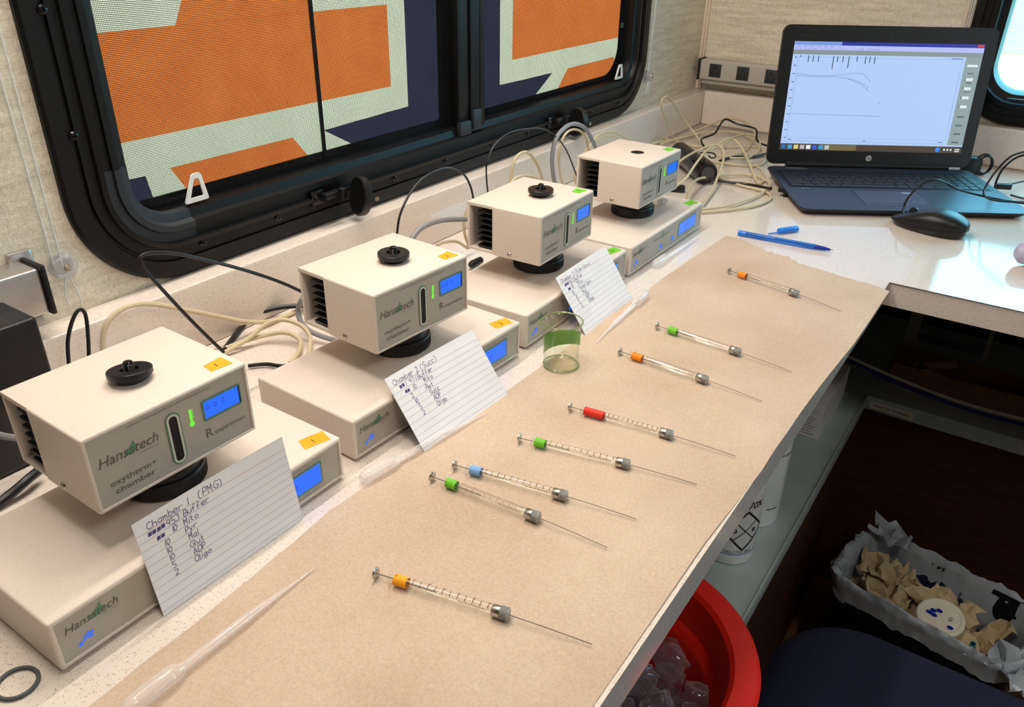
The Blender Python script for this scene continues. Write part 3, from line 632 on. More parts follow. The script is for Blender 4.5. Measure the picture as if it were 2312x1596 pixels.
# clear stopper lying on the furthest box
bm = B(); lathe(bm, [(0, 0), (.0045, 0), (.005, .001), (.005, .003), (.0026, .004), (.0026, .008), (.006, .0085), (.006, .010), (.0032, .011), (.003, .018), (0, .018)], 20, Matrix.Translation((.268, .935, .0496)) @ Matrix.Rotation(radians(-90), 4, 'X') @ Matrix.Rotation(.3, 4, 'Y'))
tag(obj('clear_stopper', bm, M['clearplastic']), 'small clear plastic stopper lying on the furthest control box', 'stopper')

# ------------------------------------------------------------------ index cards
def card(label, x, y, t, tilt, H, rows):
    o = thing('index_card', label, 'index card', (x, y, .0004), pi/2-t, 'handwritten index cards leaning on the boxes')
    cw, ch = .127, .0762
    def fn(u, v, h):   # u along the foot, v up the card, h off its face
        return (u, v*sin(tilt)-h*cos(tilt)+.0012*sin(pi*u/cw)*v/ch, v*cos(tilt)+h*sin(tilt))
    bm = B(); N = 10
    for h in (0, -.0003):
        g = [[bm.verts.new(fn(cw*i/N, ch*j/N, h)) for j in range(N+1)] for i in range(N+1)]
        for i in range(N):
            for j in range(N): bm.faces.new((g[i][j], g[i+1][j], g[i+1][j+1], g[i][j+1]))
    obj('sheet', bm, M['card'], o, ang=80)
    def line(v, m, nm):
        bm = B(); ribbon(bm, [(cw*k/10+(.0002 if k == 0 else 0)-(.0002 if k == 10 else 0), v) for k in range(11)], .00028, fn, .00008); return obj(nm, bm, M[m], o, smooth=False)
    top = ch-.0105; line(top, 'rulered', 'red_rule')
    for k in range(1, 11): line(top-k*.0062, 'rule', 'ruled_line')
    bm = B()
    for r, u, s, hh in rows: scrawl(bm, s, u, top+.0008-r*.0062, hh, .00042, fn, lift=.00016)
    obj('handwriting', bm, M['pen_ink'], o, smooth=False)
card('white ruled index card headed Chamber 1, wide in front of the nearest box', .3273, .013, .0104, .1549, 0,
     [(0, .009, 'Chamber 1', .0066), (0, .049, '(PMG)', .0072), (1, .008, '####', .0055), (1, .022, '953 Buffer', .0060), (2, .013, '##', .0052), (2, .024, '10', .0056), (2, .034, 'Mito', .0056),
      (3, .016, '10', .0055), (3, .033, 'Pyr', .0056), (4, .016, '10', .0055), (4, .034, 'Mal', .0056), (5, .016, '10', .0055), (5, .033, 'Glut', .0056), (6, .017, '5', .0056), (6, .034, 'ADP', .0056), (7, .017, '2', .0056), (7, .033, 'Oligo', .0056)])
card('white ruled index card headed Chamber 2, leaning on the second box', .3500, .2679, .0386, .6475, 0,
     [(0, .006, 'Chamber 2 (Succ)', .0066), (1, .011, '##1', .0056), (1, .024, '971 Buffer', .0058), (2, .014, '##', .005), (2, .024, '10', .0056), (2, .040, 'Mito', .0056), (3, .018, '2', .0056), (3, .038, 'Rot', .0056),
      (4, .018, '10', .0056), (4, .039, 'Succ', .0056), (5, .020, '5', .0056), (5, .040, 'ADP', .0056), (6, .020, '2', .0056), (6, .040, 'Oligo', .0056)])
card('white ruled index card headed Chamber 3, behind the glass beaker', .3531, .5597, -.0173, .6138, 0,
     [(0, .006, 'Chamber 3 (Palm-Carn)', .0060), (1, .009, '###', .0056), (1, .020, '963 Buffer', .0056), (2, .012, '##', .005), (2, .020, '10', .0056), (2, .034, 'Mito', .0056), (3, .015, '10', .0056), (3, .034, 'Palm-Carn', .0056),
      (4, .018, '10', .0056), (4, .036, 'Mal', .0056), (5, .019, '5', .0056), (5, .037, 'ADP', .0056), (6, .020, '2', .0056), (6, .038, 'Oligo', .0056)])

# ------------------------------------------------------------------ syringes
def make_syringe(label, A, T, tcol, tlen, marks, dense):
    """A: plunger disc, T: needle tip (x, y)"""
    ang = atan2(T[1]-A[1], T[0]-A[0])
    t = thing('glass_syringe', label, 'syringe', (A[0], A[1], .0015), ang, 'microsyringes on the brown paper')
    zc = .0048; RX = lambda x, z=zc: Matrix.Translation((x, 0, z)) @ Matrix.Rotation(pi/2, 4, 'Y')
    bm = B(); lathe(bm, [(0, -.0004), (.0040, -.0004), (.0046, 0), (.0046, .0008), (.0040, .0013), (.0018, .0013), (0, .0016)], 28, RX(0)); pl = obj('plunger_button', bm, M['steel'], t)
    bm = B(); tube(bm, [(.001, 0, zc), (.05, 0, zc)], .00045, 6, 1); obj('plunger_rod', bm, M['needle'], t)
    bm = B(); lathe(bm, [(.0012, 0), (.0060, .0), (.0066, .0006), (.0066, .0014), (.0058, .0022), (.0040, .0036), (.0039, .006), (.0039, .0805), (.0012, .0805)], 28, RX(.0132), cap=False); obj('glass_barrel', bm, M['glass'], t)
    bm = B(); lathe(bm, [(.0011, 0), (.0011, .078)], 12, RX(.0150), cap=False); obj('bore', bm, M['glass'], t)
    bm = B(); lathe(bm, [(.0041, 0), (.0042, .0001), (.0042, tlen-.0001), (.0041, tlen)], 28, RX(.0160), cap=False); tp = obj('tape_label', bm, M[tcol], t)
    def CY(u, v, h):   # wrap flat marks round the barrel: u along, v round the circumference
        a = v/.0043; return (u, -(.00425+h)*sin(a), zc+(.00425+h)*cos(a))
    if marks:
        bm = B()
        for k, line in enumerate(marks): scrawl(bm, line, .0170, .0022-.0030*k, .0030, .00035, lambda x, y, h: CY(.0175+(y-.0025)*-1.0+.004, (x-.0170)-.001, h) if 0 else CY(x, -y, h))
        obj('marker_writing', bm, M['marker'], tp, smooth=False)
    bm = B(); x0 = .0160+tlen+.005; x1 = .0905; n = 50 if dense else 10
    CB = lambda u, v, h: (u, -.0040*sin(v/.0040), zc+.0040*cos(v/.0040))
    for k in range(n+1):
        x = x0+(x1-x0)*k/n; w = .00016 if dense else .00028; long = (k % 5 == 0) if dense else True
        v0, v1 = (-.0016, .0034 if long else .0014)
        vs = [v0+(v1-v0)*q/4 for q in range(5)]
        for a, b in zip(vs, vs[1:]): bm.faces.new([bm.verts.new(CB(*p, 0)) for p in ((x-w, a), (x+w, a), (x+w, b), (x-w, b))])
        if (not dense and k % 2 == 0) or (dense and k % 10 == 0): ribbon(bm, [(x-.0007, -.0024), (x+.0006, -.0024)], .0015, CB, .00005)
    obj('scale_marks', bm, M['marker_brown'], t, smooth=False)
    text(t, 'lettering', 'GASTIGHT #1701', lambda x, y, h: CB(x1-x, .0038+y, h), .001, .022, .0, .0013, M['marker_brown'])
    if dense: text(t, 'lettering', 'MADE IN USA', lambda x, y, h: CB(x1-x, .0038+y, h), .046, .059, .0, .0011, M['marker_brown'])
    bm = B(); lathe(bm, [(.0010, 0), (.0043, 0), (.0045, .0003), (.0045, .0058), (.0042, .0061), (.0042, .0064), (.001, .0064)], 28, RX(.0932), cap=False); obj('needle_collar', bm, M['steel'], t)
    bm = B(); lathe(bm, [(.001, 0), (.0044, 0), (.0046, .0004), (.0046, .0054), (.0042, .0060), (.0016, .0060), (.0010, .0066), (0, .0066)], 28, RX(.0994))
    for k in range(36):
        a = 2*pi*k/36
        for sg in (1, -1): box(bm, -.0030, .0030, -.00010, .00010, -.0001, .00018, M=RX(.1022) @ Matrix.Rotation(a, 4, 'Z') @ Matrix.Translation((.0046, 0, 0)) @ Matrix.Rotation(pi/2, 4, 'Y') @ Matrix.Rotation(sg*.55, 4, 'Z'))
    obj('knurled_nut', bm, M['knurl'], t)
    bm = B(); tube(bm, [(.105, 0, zc), (.135, 0, zc-.0012), (.1655, 0, zc-.0032)], .00036, 6, 4); obj('needle', bm, M['needle'], t)
    return t
SY = [('glass syringe with orange tape nearest the camera, lying apart from the others', (.4228, .1238), (.584, .1599), 'orange', .0108, ['L1', 'c'], False),
      ('glass syringe with green tape and finely divided scale, beside the blue-taped syringe', (.3829, .2379), (.5498, .2494), 'greentape', .0098, [], True),
      ('glass syringe with a light blue tape band', (.3886, .2622), (.5518, .2929), 'bluetape', .0102, ['SU'], False),
      ('glass syringe with green tape lying between the blue-taped and red-taped ones', (.412, .3301), (.5747, .3645), 'greentape', .0100, ['P2'], False),
      ('glass syringe with a long red tape band', (.4225, .4047), (.588, .4241), 'redtape', .0205, ['Succ'], False),
      ('glass syringe with orange tape lettered PA Ca, between red and green taped ones', (.4093, .5376), (.576, .5317), 'orange2', .0125, ['PA', 'Ca'], True),
      ('glass syringe with green tape second furthest from the camera', (.4156, .6217), (.5828, .6103), 'greentape', .0108, ['G5'], True),
      ('glass syringe with orange tape furthest from the camera near the pen', (.4232, .8397), (.5751, .8037), 'orange2', .0115, ['RL'], True)]
for s in SY: make_syringe(*s)

# ------------------------------------------------------------------ transfer pipettes
def pipette(label, tip, bulb, L=.155, z=.0018, br=.0062):
    ang = atan2(bulb[1]-tip[1], bulb[0]-tip[0])
    t = thing('transfer_pipette', label, 'pipette', (tip[0], tip[1], z), ang, 'clear plastic transfer pipettes')
    s = L/.155; RX = Matrix.Rotation(radians(1.2), 4, 'Y') 
    pr = [(.0006, 0), (.0009, .012), (.0013, .030), (.0024, .048), (.0033, .062), (.0034, .108), (.0032, .112)]
    bm = B(); vs = lathe(bm, [(r, x*s) for r, x in pr], 20, Matrix.Rotation(pi/2, 4, 'Y'), cap=False)
    for v in vs: v.co.z += .0010+.0036*min(1, v.co.x/(.06*s))
    obj('stem', bm, M['poly'], t)
    bm = B(); pb = [(.0032, .112), (.0034, .114), (.0058, .1175), (br, .122), (br, .146), (.0055, .1515), (.0035, .1545), (0, .155)]
    vs = lathe(bm, [(r, x*s) for r, x in pb], 24, Matrix.Rotation(pi/2, 4, 'Y'), cap=False)
    for v in vs: v.co.z += .0048+.0016*min(1, max(0, (v.co.x-.112*s)/(.01*s)))
    obj('bulb', bm, M['poly'], t)
pipette('clear plastic pipette nearest the camera, its bulb running out of the picture', (.3796, .1047), (.3799, -.0142), z=.0012)
pipette('clear plastic pipette lying along the foot of the second index card', (.3590, .3524), (.3365, .1973), z=.0006)
pipette('clear plastic pipette on the paper beside the third index card and the beaker', (.3741, .5465), (.3624, .7119), z=.0010)
pipette('clear plastic pipette lying against the front of the furthest control box', (.3335, .9500), (.3300, .7950), z=.0006)

# ------------------------------------------------------------------ beaker
t = thing('glass_beaker', 'small empty glass beaker with pouring spout and green tape, beside third card', 'beaker', (.3668, .4805, .0012))
bm = B(); seg = 64; rings = []; spa = radians(215)
R0 = .0192; prof = [(.0, .0), (.012, .0), (.0178, .0004), (R0, .0018), (R0+.0002, .006), (R0+.0002, .046), (R0+.0006, .0490), (R0+.0022, .0520), (R0+.0026, .0530), (R0+.0018, .0534), (R0-.0002, .0512), (R0-.0012, .046), (R0-.0012, .0028), (.0165, .0016), (0, .0016)]
for r, z in prof:
    if r == 0: rings.append([bm.verts.new((0, 0, z))]); continue
    rg = []
    for i in range(seg):
        a = 2*pi*i/seg; d = (a-spa+pi) % (2*pi)-pi; k = math.exp(-(d/.22)**2)*max(0, (z-.038)/.015); rr = r+.0058*k; rg.append(bm.verts.new((rr*cos(a), rr*sin(a), z-.0012*k)))
    rings.append(rg)
for a, b in zip(rings, rings[1:]):
    for i in range(seg):
        j = (i+1) % seg
        if len(a) == 1: bm.faces.new((a[0], b[j], b[i]))
        elif len(b) == 1: bm.faces.new((a[i], a[j], b[0]))
        else: bm.faces.new((a[i], a[j], b[j], b[i]))
obj('beaker_wall', bm, M['beaker'], t, ang=60)
mr = mat('green_tinted_glass_rim', (176, 196, 140), .1, trans=.6)
bm = B(); P = []
for i in range(73):
    a = 2*pi*i/72; d = (a-spa+pi) % (2*pi)-pi; k = math.exp(-(d/.22)**2); P.append(((R0+.0024+.0052*k)*cos(a), (R0+.0024+.0052*k)*sin(a), .0532-.0014*k))
tube(bm, P, .0008, 6, 1); obj('beaker_rim', bm, mr, t)
bm = B(); tube(bm, [((R0-.0002)*cos(2*pi*i/48), (R0-.0002)*sin(2*pi*i/48), .0016) for i in range(49)], .0010, 6, 1); obj('beaker_foot', bm, mr, t)
bm = B(); top = []; bot = []
for i in range(25):
    a = radians(22+180*i/24); q = i/24; top.append(bm.verts.new(((R0+.0004)*cos(a), (R0+.0004)*sin(a), .0430-.030*q+.020*q*q+(.004 if .9 < q else 0)*0))); bot.append(bm.verts.new(((R0+.0004)*cos(a), (R0+.0004)*sin(a), .0265-.030*q+.014*q*q)))
for i in range(24): bm.faces.new((top[i], top[i+1], bot[i+1], bot[i]))
obj('tape_label', bm, M['greentape'], t)['label'] = 'torn strip of green tape'

# ------------------------------------------------------------------ small things on the counter
bm = B(); P = [(.3010+.0122*cos(2*pi*i/40), -.0735+.0118*sin(2*pi*i/40), .0016) for i in range(41)]; tube(bm, P, .0013, 8, 1)
tag(obj('rubber_ring', bm, mat('dark_grey_rubber', (84, 86, 86), .6)), 'dark grey rubber ring lying on the counter before the nearest box', 'o-ring')
# pen and its cap
def along(A, T): return atan2(T[1]-A[1], T[0]-A[0])
A, T = (0.3771, 1.0021, 0.004), (0.5195, 1.0127, 0.001)
pen = thing('ballpoint_pen', 'clear blue ballpoint pen lying uncapped on the counter', 'pen', (A[0], A[1], .0004), along(A, T))
RX = Matrix.Translation((0, 0, .0042)) @ Matrix.Rotation(pi/2, 4, 'Y')
PLn = sqrt((T[0]-A[0])**2+(T[1]-A[1])**2); ps = PLn/.146
bm = B(); lathe(bm, [(.0012, .012*ps), (.0041, .012*ps), (.0041, .118*ps), (.0034, .120*ps)], 12, RX); obj('barrel', bm, thin_clear('clear_blue_barrel', (150, 200, 250), .35, (60, 140, 235), .4), pen)
bm = B(); lathe(bm, [(0, 0), (.0040, 0), (.0043, .001), (.0043, .013*ps), (.0012, .013*ps)], 12, RX); obj('end_plug', bm, M['bluepen'], pen)
bm = B(); lathe(bm, [(.0014, .012*ps), (.0014, .12*ps)], 10, RX); obj('ink_tube', bm, M['cobalt'], pen)
bm = B(); lathe(bm, [(.0036, .118*ps), (.0030, .132*ps), (.0016, .141*ps), (.0012, .142*ps), (0, .142*ps)], 14, RX); obj('tip', bm, M['cobalt'], pen)
bm = B(); lathe(bm, [(.0010, .141*ps), (.0004, .146*ps), (0, .146*ps)], 10, RX); obj('point', bm, M['steel'], pen)
A, T = (0.4079, 1.0184, 0.003), (0.4475, 1.0748, 0.004)
cap = thing('pen_cap', 'blue pen cap lying just behind the uncapped pen', 'pen cap', (T[0], T[1], .0004), along(T, A))
bm = B(); lathe(bm, [(0, 0), (.0042, 0), (.0048, .001), (.0046, .030), (.0043, .036), (0, .036)], 16, Matrix.Translation((0, 0, .005)) @ Matrix.Rotation(pi/2, 4, 'Y')); obj('cap_body', bm, M['bluepen'], cap)
bm = B(); box(bm, .004, .055, -.0014, .0014, .0016, .0034, .0006); obj('clip', bm, M['bluepen'], cap)

# mouse
def mouse():
    A, T = Vector((0.5698, 1.193, 0.006)), Vector((0.6711, 1.1699, 0.01))
    t = thing('computer_mouse', 'matte black wired computer mouse beside the laptop', 'computer mouse', (0.6175, 1.212, .0003), atan2(A.y-T.y, A.x-T.x))
    L2, W2, H = .0585, .0305, .036
    def grid(zlo, zhi_f, name, m, mi=0):
        bm = B(); N, S = 26, 40; rows = []
        for i in range(N+1):
            th = pi/2*i/N; row = []
            for k in range(S):
                a = 2*pi*k/S; ca, sa = cos(a), sin(a)
                r = 1/((abs(ca)**2.6+abs(sa)**2.6)**(1/2.6)); x = r*ca*sin(th)**.75; y = r*sa*sin(th)**.75
                w = W2*(1-.06*x-.10*x*x); row.append((x*L2, y*w, x, th))
            rows.append(row)
        return rows
    rows = grid(0, None, '', None)
    def hgt(x): return H*(1-.42*max(0, x+.25)**1.5-.30*max(0, -x-.25)**2)
    bm = B(); V = []
    for row in rows: V.append([bm.verts.new((x, y, .011+.003*(-u)+(hgt(u)-.011)*max(0, cos(th))**.62)) for x, y, u, th in row])
    for a, b in zip(V, V[1:]):
        for k in range(40): bm.faces.new((a[k], a[(k+1) % 40], b[(k+1) % 40], b[k]))
    bmesh.ops.remove_doubles(bm, verts=bm.verts[:], dist=1e-6); obj('shell', bm, M['black'], t, ang=70)
    bm = B(); base = rows[-1]; lv = [(1.0, lambda u: .0106+.003*(-u)), (1.0, lambda u: .0072), (.93, lambda u: .0015), (.88, lambda u: 0)]
    V = [[bm.verts.new((x*k*.995, y*k*.99, f(u))) for x, y, u, th in base] for k, f in lv]
    for a, b in zip(V, V[1:]):
        for k in range(40): bm.faces.new((a[k], a[(k+1) % 40], b[(k+1) % 40], b[k]))
    bm.faces.new(V[-1]); obj('side_shell', bm, M['blackgloss'], t, ang=50)
    bm = B(); tube(bm, [(x*1.0, y*1.0, .0110+.003*(-u)) for x, y, u, th in base]+[(base[0][0], base[0][1], .0110-.003)], .0006, 6, 1); obj('seam', bm, M['hole'], t)
    bm = B(); lathe(bm, [(0, -.003), (.0065, -.003), (.0072, -.002), (.0072, .002), (.0065, .003), (0, .003)], 24, Matrix.Translation((.028, 0, .0235)) @ Matrix.Rotation(pi/2, 4, 'X')); obj('scroll_wheel', bm, M['black'], t)
    bm = B(); box(bm, .020, .030, -.0003, .0003, .019, .0253); 
    obj('button_split', bm, M['hole'], t, smooth=False)
    n = t.matrix_basis
mouse()

# ------------------------------------------------------------------ laptop
def laptop():
    ya, ti = -.5724, .1023
    a = Vector((cos(ya), -sin(ya), 0)); f = Vector((sin(-ya), -cos(ya), 0))          # along the hinge / towards the user
    hinge = Vector((.31644, 1.36918, 0))-a*.021+f*.005
    t = thing('laptop', 'open dark laptop showing a white chart window, in the corner of the counter', 'laptop', (hinge.x, hinge.y, .0008), atan2(a.y, a.x))
    # local frame: +X along hinge, -Y towards the user
    Wd, Dp = .386, .262
    bm = B(); pts = rrect(0, Wd, -Dp, .004, .016, 6); prism(bm, pts, .0030, lambda x, y, h: (x, y, .0210+h))
    es = [e for e in bm.edges if all(v.co.z > .02 for v in e.verts) and abs(e.verts[0].co.z-e.verts[1].co.z) < 1e-5 and e.verts[0].co.z > .0235]; bmesh.ops.bevel(bm, geom=es, offset=.0010, segments=2, affect='EDGES'); obj('deck', bm, M['laptop'], t)
    bm = B(); prism(bm, pts, .0165, lambda x, y, h: (x, y, .0044+h))
    for v in bm.verts:
        k = .955 if v.co.z < .01 else .997
        v.co.x = Wd/2+(v.co.x-Wd/2)*k; v.co.y = -.129+(v.co.y+.129)*(.93 if v.co.z < .01 else .997)
    obj('base', bm, M['bezel'], t)
    for x in (.03, Wd-.03):
        for y in (-.02, -Dp+.03): bm = B(); box(bm, x-.015, x+.015, y-.004, y+.004, 0, .0045, .001); obj('rubber_foot', bm, M['black'], t)
    zt = .0242
    bm = B(); prism(bm, rrect(.012, Wd-.010, -.136, -.026, .004, 4), .0002, lambda x, y, h: (x, y, zt+h-.0001)); kb = obj('keyboard', bm, M['keygap'], t, smooth=False)
    def key(x0, x1, y0, y1):
        bm = B(); box(bm, x0+.0009, x1-.0009, y0+.0008, y1-.0008, zt+.0002, zt+.0016, .0005, 1); obj('key', bm, M['key'], kb)
    rh = .0182; xs = .0155; y = -.0300
    for k in range(16): key(xs+k*.0178, xs+(k+1)*.0178, y-.0100, y)
    y -= .0108; main = 15*.0190
    rows = [[1]*13+[2], [1.5]+[1]*12+[1.5], [1.75]+[1]*11+[2.25], [2.25]+[1]*10+[2.75], [1.2, 1.2, 1.2, 1.2, 5.2, 1.2, 1.2, 1.3, 1.3]]
    for r, row in enumerate(rows):
        x = xs
        for w in row: key(x, x+w*.0190, y-rh, y); x += w*.0190
        x = xs+main+.0045
        for c in range(4):
            if r == 4 and c == 1: continue
            if c == 3 and r in (2, 4): continue
            key(x+c*.0165, x+(c+1+(r == 4 and c == 0))*.0165, y-rh*(2 if c == 3 and r in (1, 3) else 1), y)
        y -= rh
    bm = B(); prism(bm, rrect(.118, .232, -.232, -.146, .003, 4), .0002, lambda x, y, h: (x, y, zt+h-.0001)); tp = obj('touchpad', bm, mat('touchpad_surface', (52, 60, 74), .3, metal=.2), t, smooth=False)
    bm = B(); box(bm, .118, .232, -.1475, -.1465, zt, zt+.0003); box(bm, .118, .232, -.2215, -.2207, zt, zt+.0003); box(bm, .1746, .1754, -.232, -.2215, zt, zt+.0003); box(bm, .2316, .2322, -.232, -.146, zt, zt+.0003); box(bm, .1178, .1184, -.232, -.146, zt, zt+.0003)
    obj('touchpad_edge', bm, M['hole'], tp, smooth=False)
    bm = B(); prism(bm, [(.212+.0105*cos(k*pi/16), -.160+.0052*sin(k*pi/16)) for k in range(32)], .0003, lambda x, y, h: (x, y, zt+h)); obj('oval_sticker', bm, mat('pale_oval_sticker', (130, 140, 160)), t, smooth=False)
    print_marks(t, lambda x, y, h: (x, y, zt+.0002), .030, .046, -.1440, .0025, mat('pale_print', (180, 180, 185)))
    bm = B(); lathe(bm, [(0, -.155), (.0062, -.155), (.0062, .155), (0, .155)], 16, Matrix.Translation((Wd/2, .0055, .0240)) @ Matrix.Rotation(pi/2, 4, 'Y')); obj('hinge', bm, M['bezel'], t)
    bm = B(); box(bm, .035, .075, -.012, -.006, zt-.0003, zt+.0004); obj('hinge_plate', bm, M['silver'], t)
    # lid: leans back by ti about the hinge
    up = Vector((0, sin(ti), cos(ti))); n = Vector((0, -cos(ti), sin(ti)))             # up along the lid, normal towards the user
    o0 = Vector((.021, -(-.005)*0, .0516))                                            # lower left corner of the screen
    o0 = Vector((.021, .005, .05154))
    LF = lambda x, y, h: tuple(Vector((x, 0, 0))+Vector((0, o0.y, o0.z))+up*y+n*h)      # x from the lid's left, y above the screen foot
    lid = bpy.data.objects.new('lid', None); lid.empty_display_size = .02; C.objects.link(lid); lid.parent = t
    bm = B(); prism(bm, rrect(-.001, Wd+.001, -.0265, .2215, .014, 7), -.0085, off(LF, -.0004)); es = [e for e in bm.edges if e.calc_length() < .36]
    obj('lid_shell', bm, M['bezel'], lid)
    bm = B(); prism(bm, rrect(.004, Wd-.004, -.0225, .2170, .010, 7), .0004, off(LF, -.0004)); obj('screen_bezel', bm, M['bezel'], lid)
    e = lambda nm, c, k: mat(nm, c, .35, emit=k)
    Sx, Sy = .344, .1935
    def quad(nm, m, x0, x1, y0, y1, lift, parent):   # fractions of the screen, from its lower left
        bm = B(); prism(bm, [(.021+x0*Sx, y0*Sy), (.021+x1*Sx, y0*Sy), (.021+x1*Sx, y1*Sy), (.021+x0*Sx, y1*Sy)], .00005, off(LF, lift)); return obj(nm, bm, m, parent, smooth=False)
    pale = e('chart_background', (184, 212, 255), .88)
    scr = quad('screen', pale, 0, 1, 0, 1, .0002, lid); scr['label'] = 'lit screen showing a chart'
    def bars(nm, m, L, lift=.0004):
        bm = B()
        for x0, x1, y0, y1 in L: prism(bm, [(.021+x0*Sx, y0*Sy), (.021+x1*Sx, y0*Sy), (.021+x1*Sx, y1*Sy), (.021+x0*Sx, y1*Sy)], .00004, off(LF, lift))
        return obj(nm, bm, m, scr, smooth=False)
    bars('title_bar', e('title_blue', (38, 50, 150), 1), [(0, 1, .968, 1)]); bars('title_bar', e('title_pale', (120, 150, 220), 1), [(0, .25, .968, 1)], .0005)
    bars('menu_bar', e('menu_lavender', (176, 186, 240), 1), [(0, 1, .925, .968)]); bars('tool_bar', e('tab_grey', (132, 146, 146), 1), [(0, 1, .885, .925)])
    bars('side_panel', e('side_panel_grey', (140, 158, 160), 1), [(.915, 1, .075, .885)])
    bars('plot_frame', e('frame_blue', (150, 172, 226), 1), [(.03, .90, .858, .862), (.03, .90, .118, .121), (.03, .033, .118, .862), (.897, .90, .118, .862), (0, .915, .084, .088)])
    bars('grid_lines', e('grid_blue', (178, 204, 244), 1), [(.033+.0866*k, .0345+.0866*k, .12, .86) for k in range(1, 10)]+[(.033, .897, .12+.074*k, .1225+.074*k) for k in range(1, 10)])
    bars('tick_labels', e('tick_navy', (70, 80, 140), 1), [(.012, .024, .855-.074*k, .862-.074*k) for k in range(11)]+[(.035, .055, .098, .104), (.45, .465, .098, .104), (.86, .885, .098, .104), (.84, .90, .866, .872)])
    bars('event_marks', e('event_black', (30, 34, 60), 1), [(x, x+.004, y, .875) for x, y in ((.040, .86), (.082, .82), (.108, .82), (.136, .82), (.215, .76), (.237, .82), (.266, .82), (.297, .77), (.34, .83), (.385, .81), (.408, .82), (.434, .81))], .0006)
    def curve(pts, nm, m):
        bm = B(); P = [(.021+x*Sx, y*Sy) for x, y in pts]; ribbon(bm, P, .0008, off(LF, .0006)); obj(nm, bm, m, scr, smooth=False)
    cm = e('trace_violet', (128, 140, 205), 1)
    curve([(.035, .715), (.10, .700), (.18, .695), (.26, .705), (.33, .725), (.385, .722), (.41, .69), (.435, .645)], 'chart_trace', cm); curve([(.035, .695), (.12, .685), (.22, .69), (.30, .68), (.37, .65), (.41, .62), (.43, .60)], 'chart_trace', cm); curve([(.30, .68), (.38, .63), (.42, .585), (.435, .565)], 'chart_trace', cm)
    curve([(.035, .345), (.2, .340), (.45, .337), (.52, .334)], 'chart_trace', cm)
    bars('toolbar_icons', e('icon_navy', (60, 84, 130), 1), [(.012+.0165*k, .020+.0165*k, .931, .943) for k in range(28) if k % 5 != 2]+[(.015+.035*k, .036+.035*k, .951, .961) for k in range(7)])
    bars('panel_buttons', e('button_white', (222, 232, 236), 1), [(.938, .975, .675-.083*k, .70-.083*k) for k in range(4)]+[(.93, .985, .80, .82)], .0006)
    bars('panel_marks', e('button_grey', (92, 106, 112), 1), [(.940, .972, .735-.083*k+.06-.06, .745-.083*k) for k in range(3)]+[(.935, .972, .335-.080*k, .352-.080*k) for k in range(4)]+[(.931, .936, .675-.083*k, .70-.083*k) for k in range(4)], .0006)
    bars('task_bar', e('taskbar_brown', (74, 62, 50), 1), [(0, 1, 0, .062)]); bars('task_bar_glow', e('taskbar_olive', (112, 104, 66), 1), [(.22, .42, .004, .058)], .0005)
    ic = [(36, 110, 190), (70, 160, 220), (214, 206, 130), (190, 180, 190), (230, 236, 244), (50, 90, 210), (60, 150, 210), (190, 195, 200)]
    for k, c in enumerate(ic): bars('task_icon', e('task_icon_%d' % k, c, 1), [(.008+.034*k, .032+.034*k, .012, .050)], .0006)
    bars('tray_icons', e('tray_white', (226, 228, 232), 1), [(.90+.018*k, .909+.018*k, .022, .040) for k in range(3)]+[(.962, .988, .030, .040), (.962, .988, .012, .022)], .0006)
    bars('window_button', e('close_red', (200, 60, 60), 1), [(.962, .995, .975, .997)], .0006)
    bm = B(); prism(bm, [(.021+.868*Sx+.0045*cos(k*pi/10), .031*Sy+.0045*sin(k*pi/10)) for k in range(20)], .00004, off(LF, .0006)); obj('help_icon', bm, e('help_blue', (60, 130, 240), 1), scr, smooth=False)
    curve([(.5, .46), (.5, .452)], 'cursor', e('cursor_grey', (40, 50, 90), 1))
    # maker's badge under the screen, webcam above it
    bm = B(); prism(bm, [(.193+.0056*cos(k*pi/16), -.0130+.0056*sin(k*pi/16)) for k in range(32)], .0003, off(LF, .0002)); bd = obj('badge', bm, mat('silver_badge', (190, 194, 190), .3, metal=.3), lid, smooth=False)
    text(bd, 'lettering', 'hp', off(LF, .0007), .1895, .1968, -.0148, .0046, mat('badge_letters', (40, 44, 46)), .25)
    bm = B(); prism(bm, [(.193+.0022*cos(k*pi/8), .2075+.0022*sin(k*pi/8)) for k in range(16)], .0003, off(LF, .0002)); obj('webcam', bm, M['socket'], lid, smooth=False)
    print_marks(lid, off(LF, .0002), .024, .060, .2020, .0030, mat('faint_bezel_print', (44, 46, 48)))
def wedge(o):
    for c in o.children:
        if c.type == 'MESH' and c.name.split('.')[0] not in ('hinge',):
            for v in c.data.vertices:
                fr = min(1, max(0, -v.co.y/.262)); v.co.z *= (.0205-.0085*fr)/.0242
                if v.co.y < 0: v.co.y *= .893
        if c.name.split('.')[0] != 'lid': wedge(c)
laptop()
wedge([o for o in C.objects if o.name == 'laptop'][0])

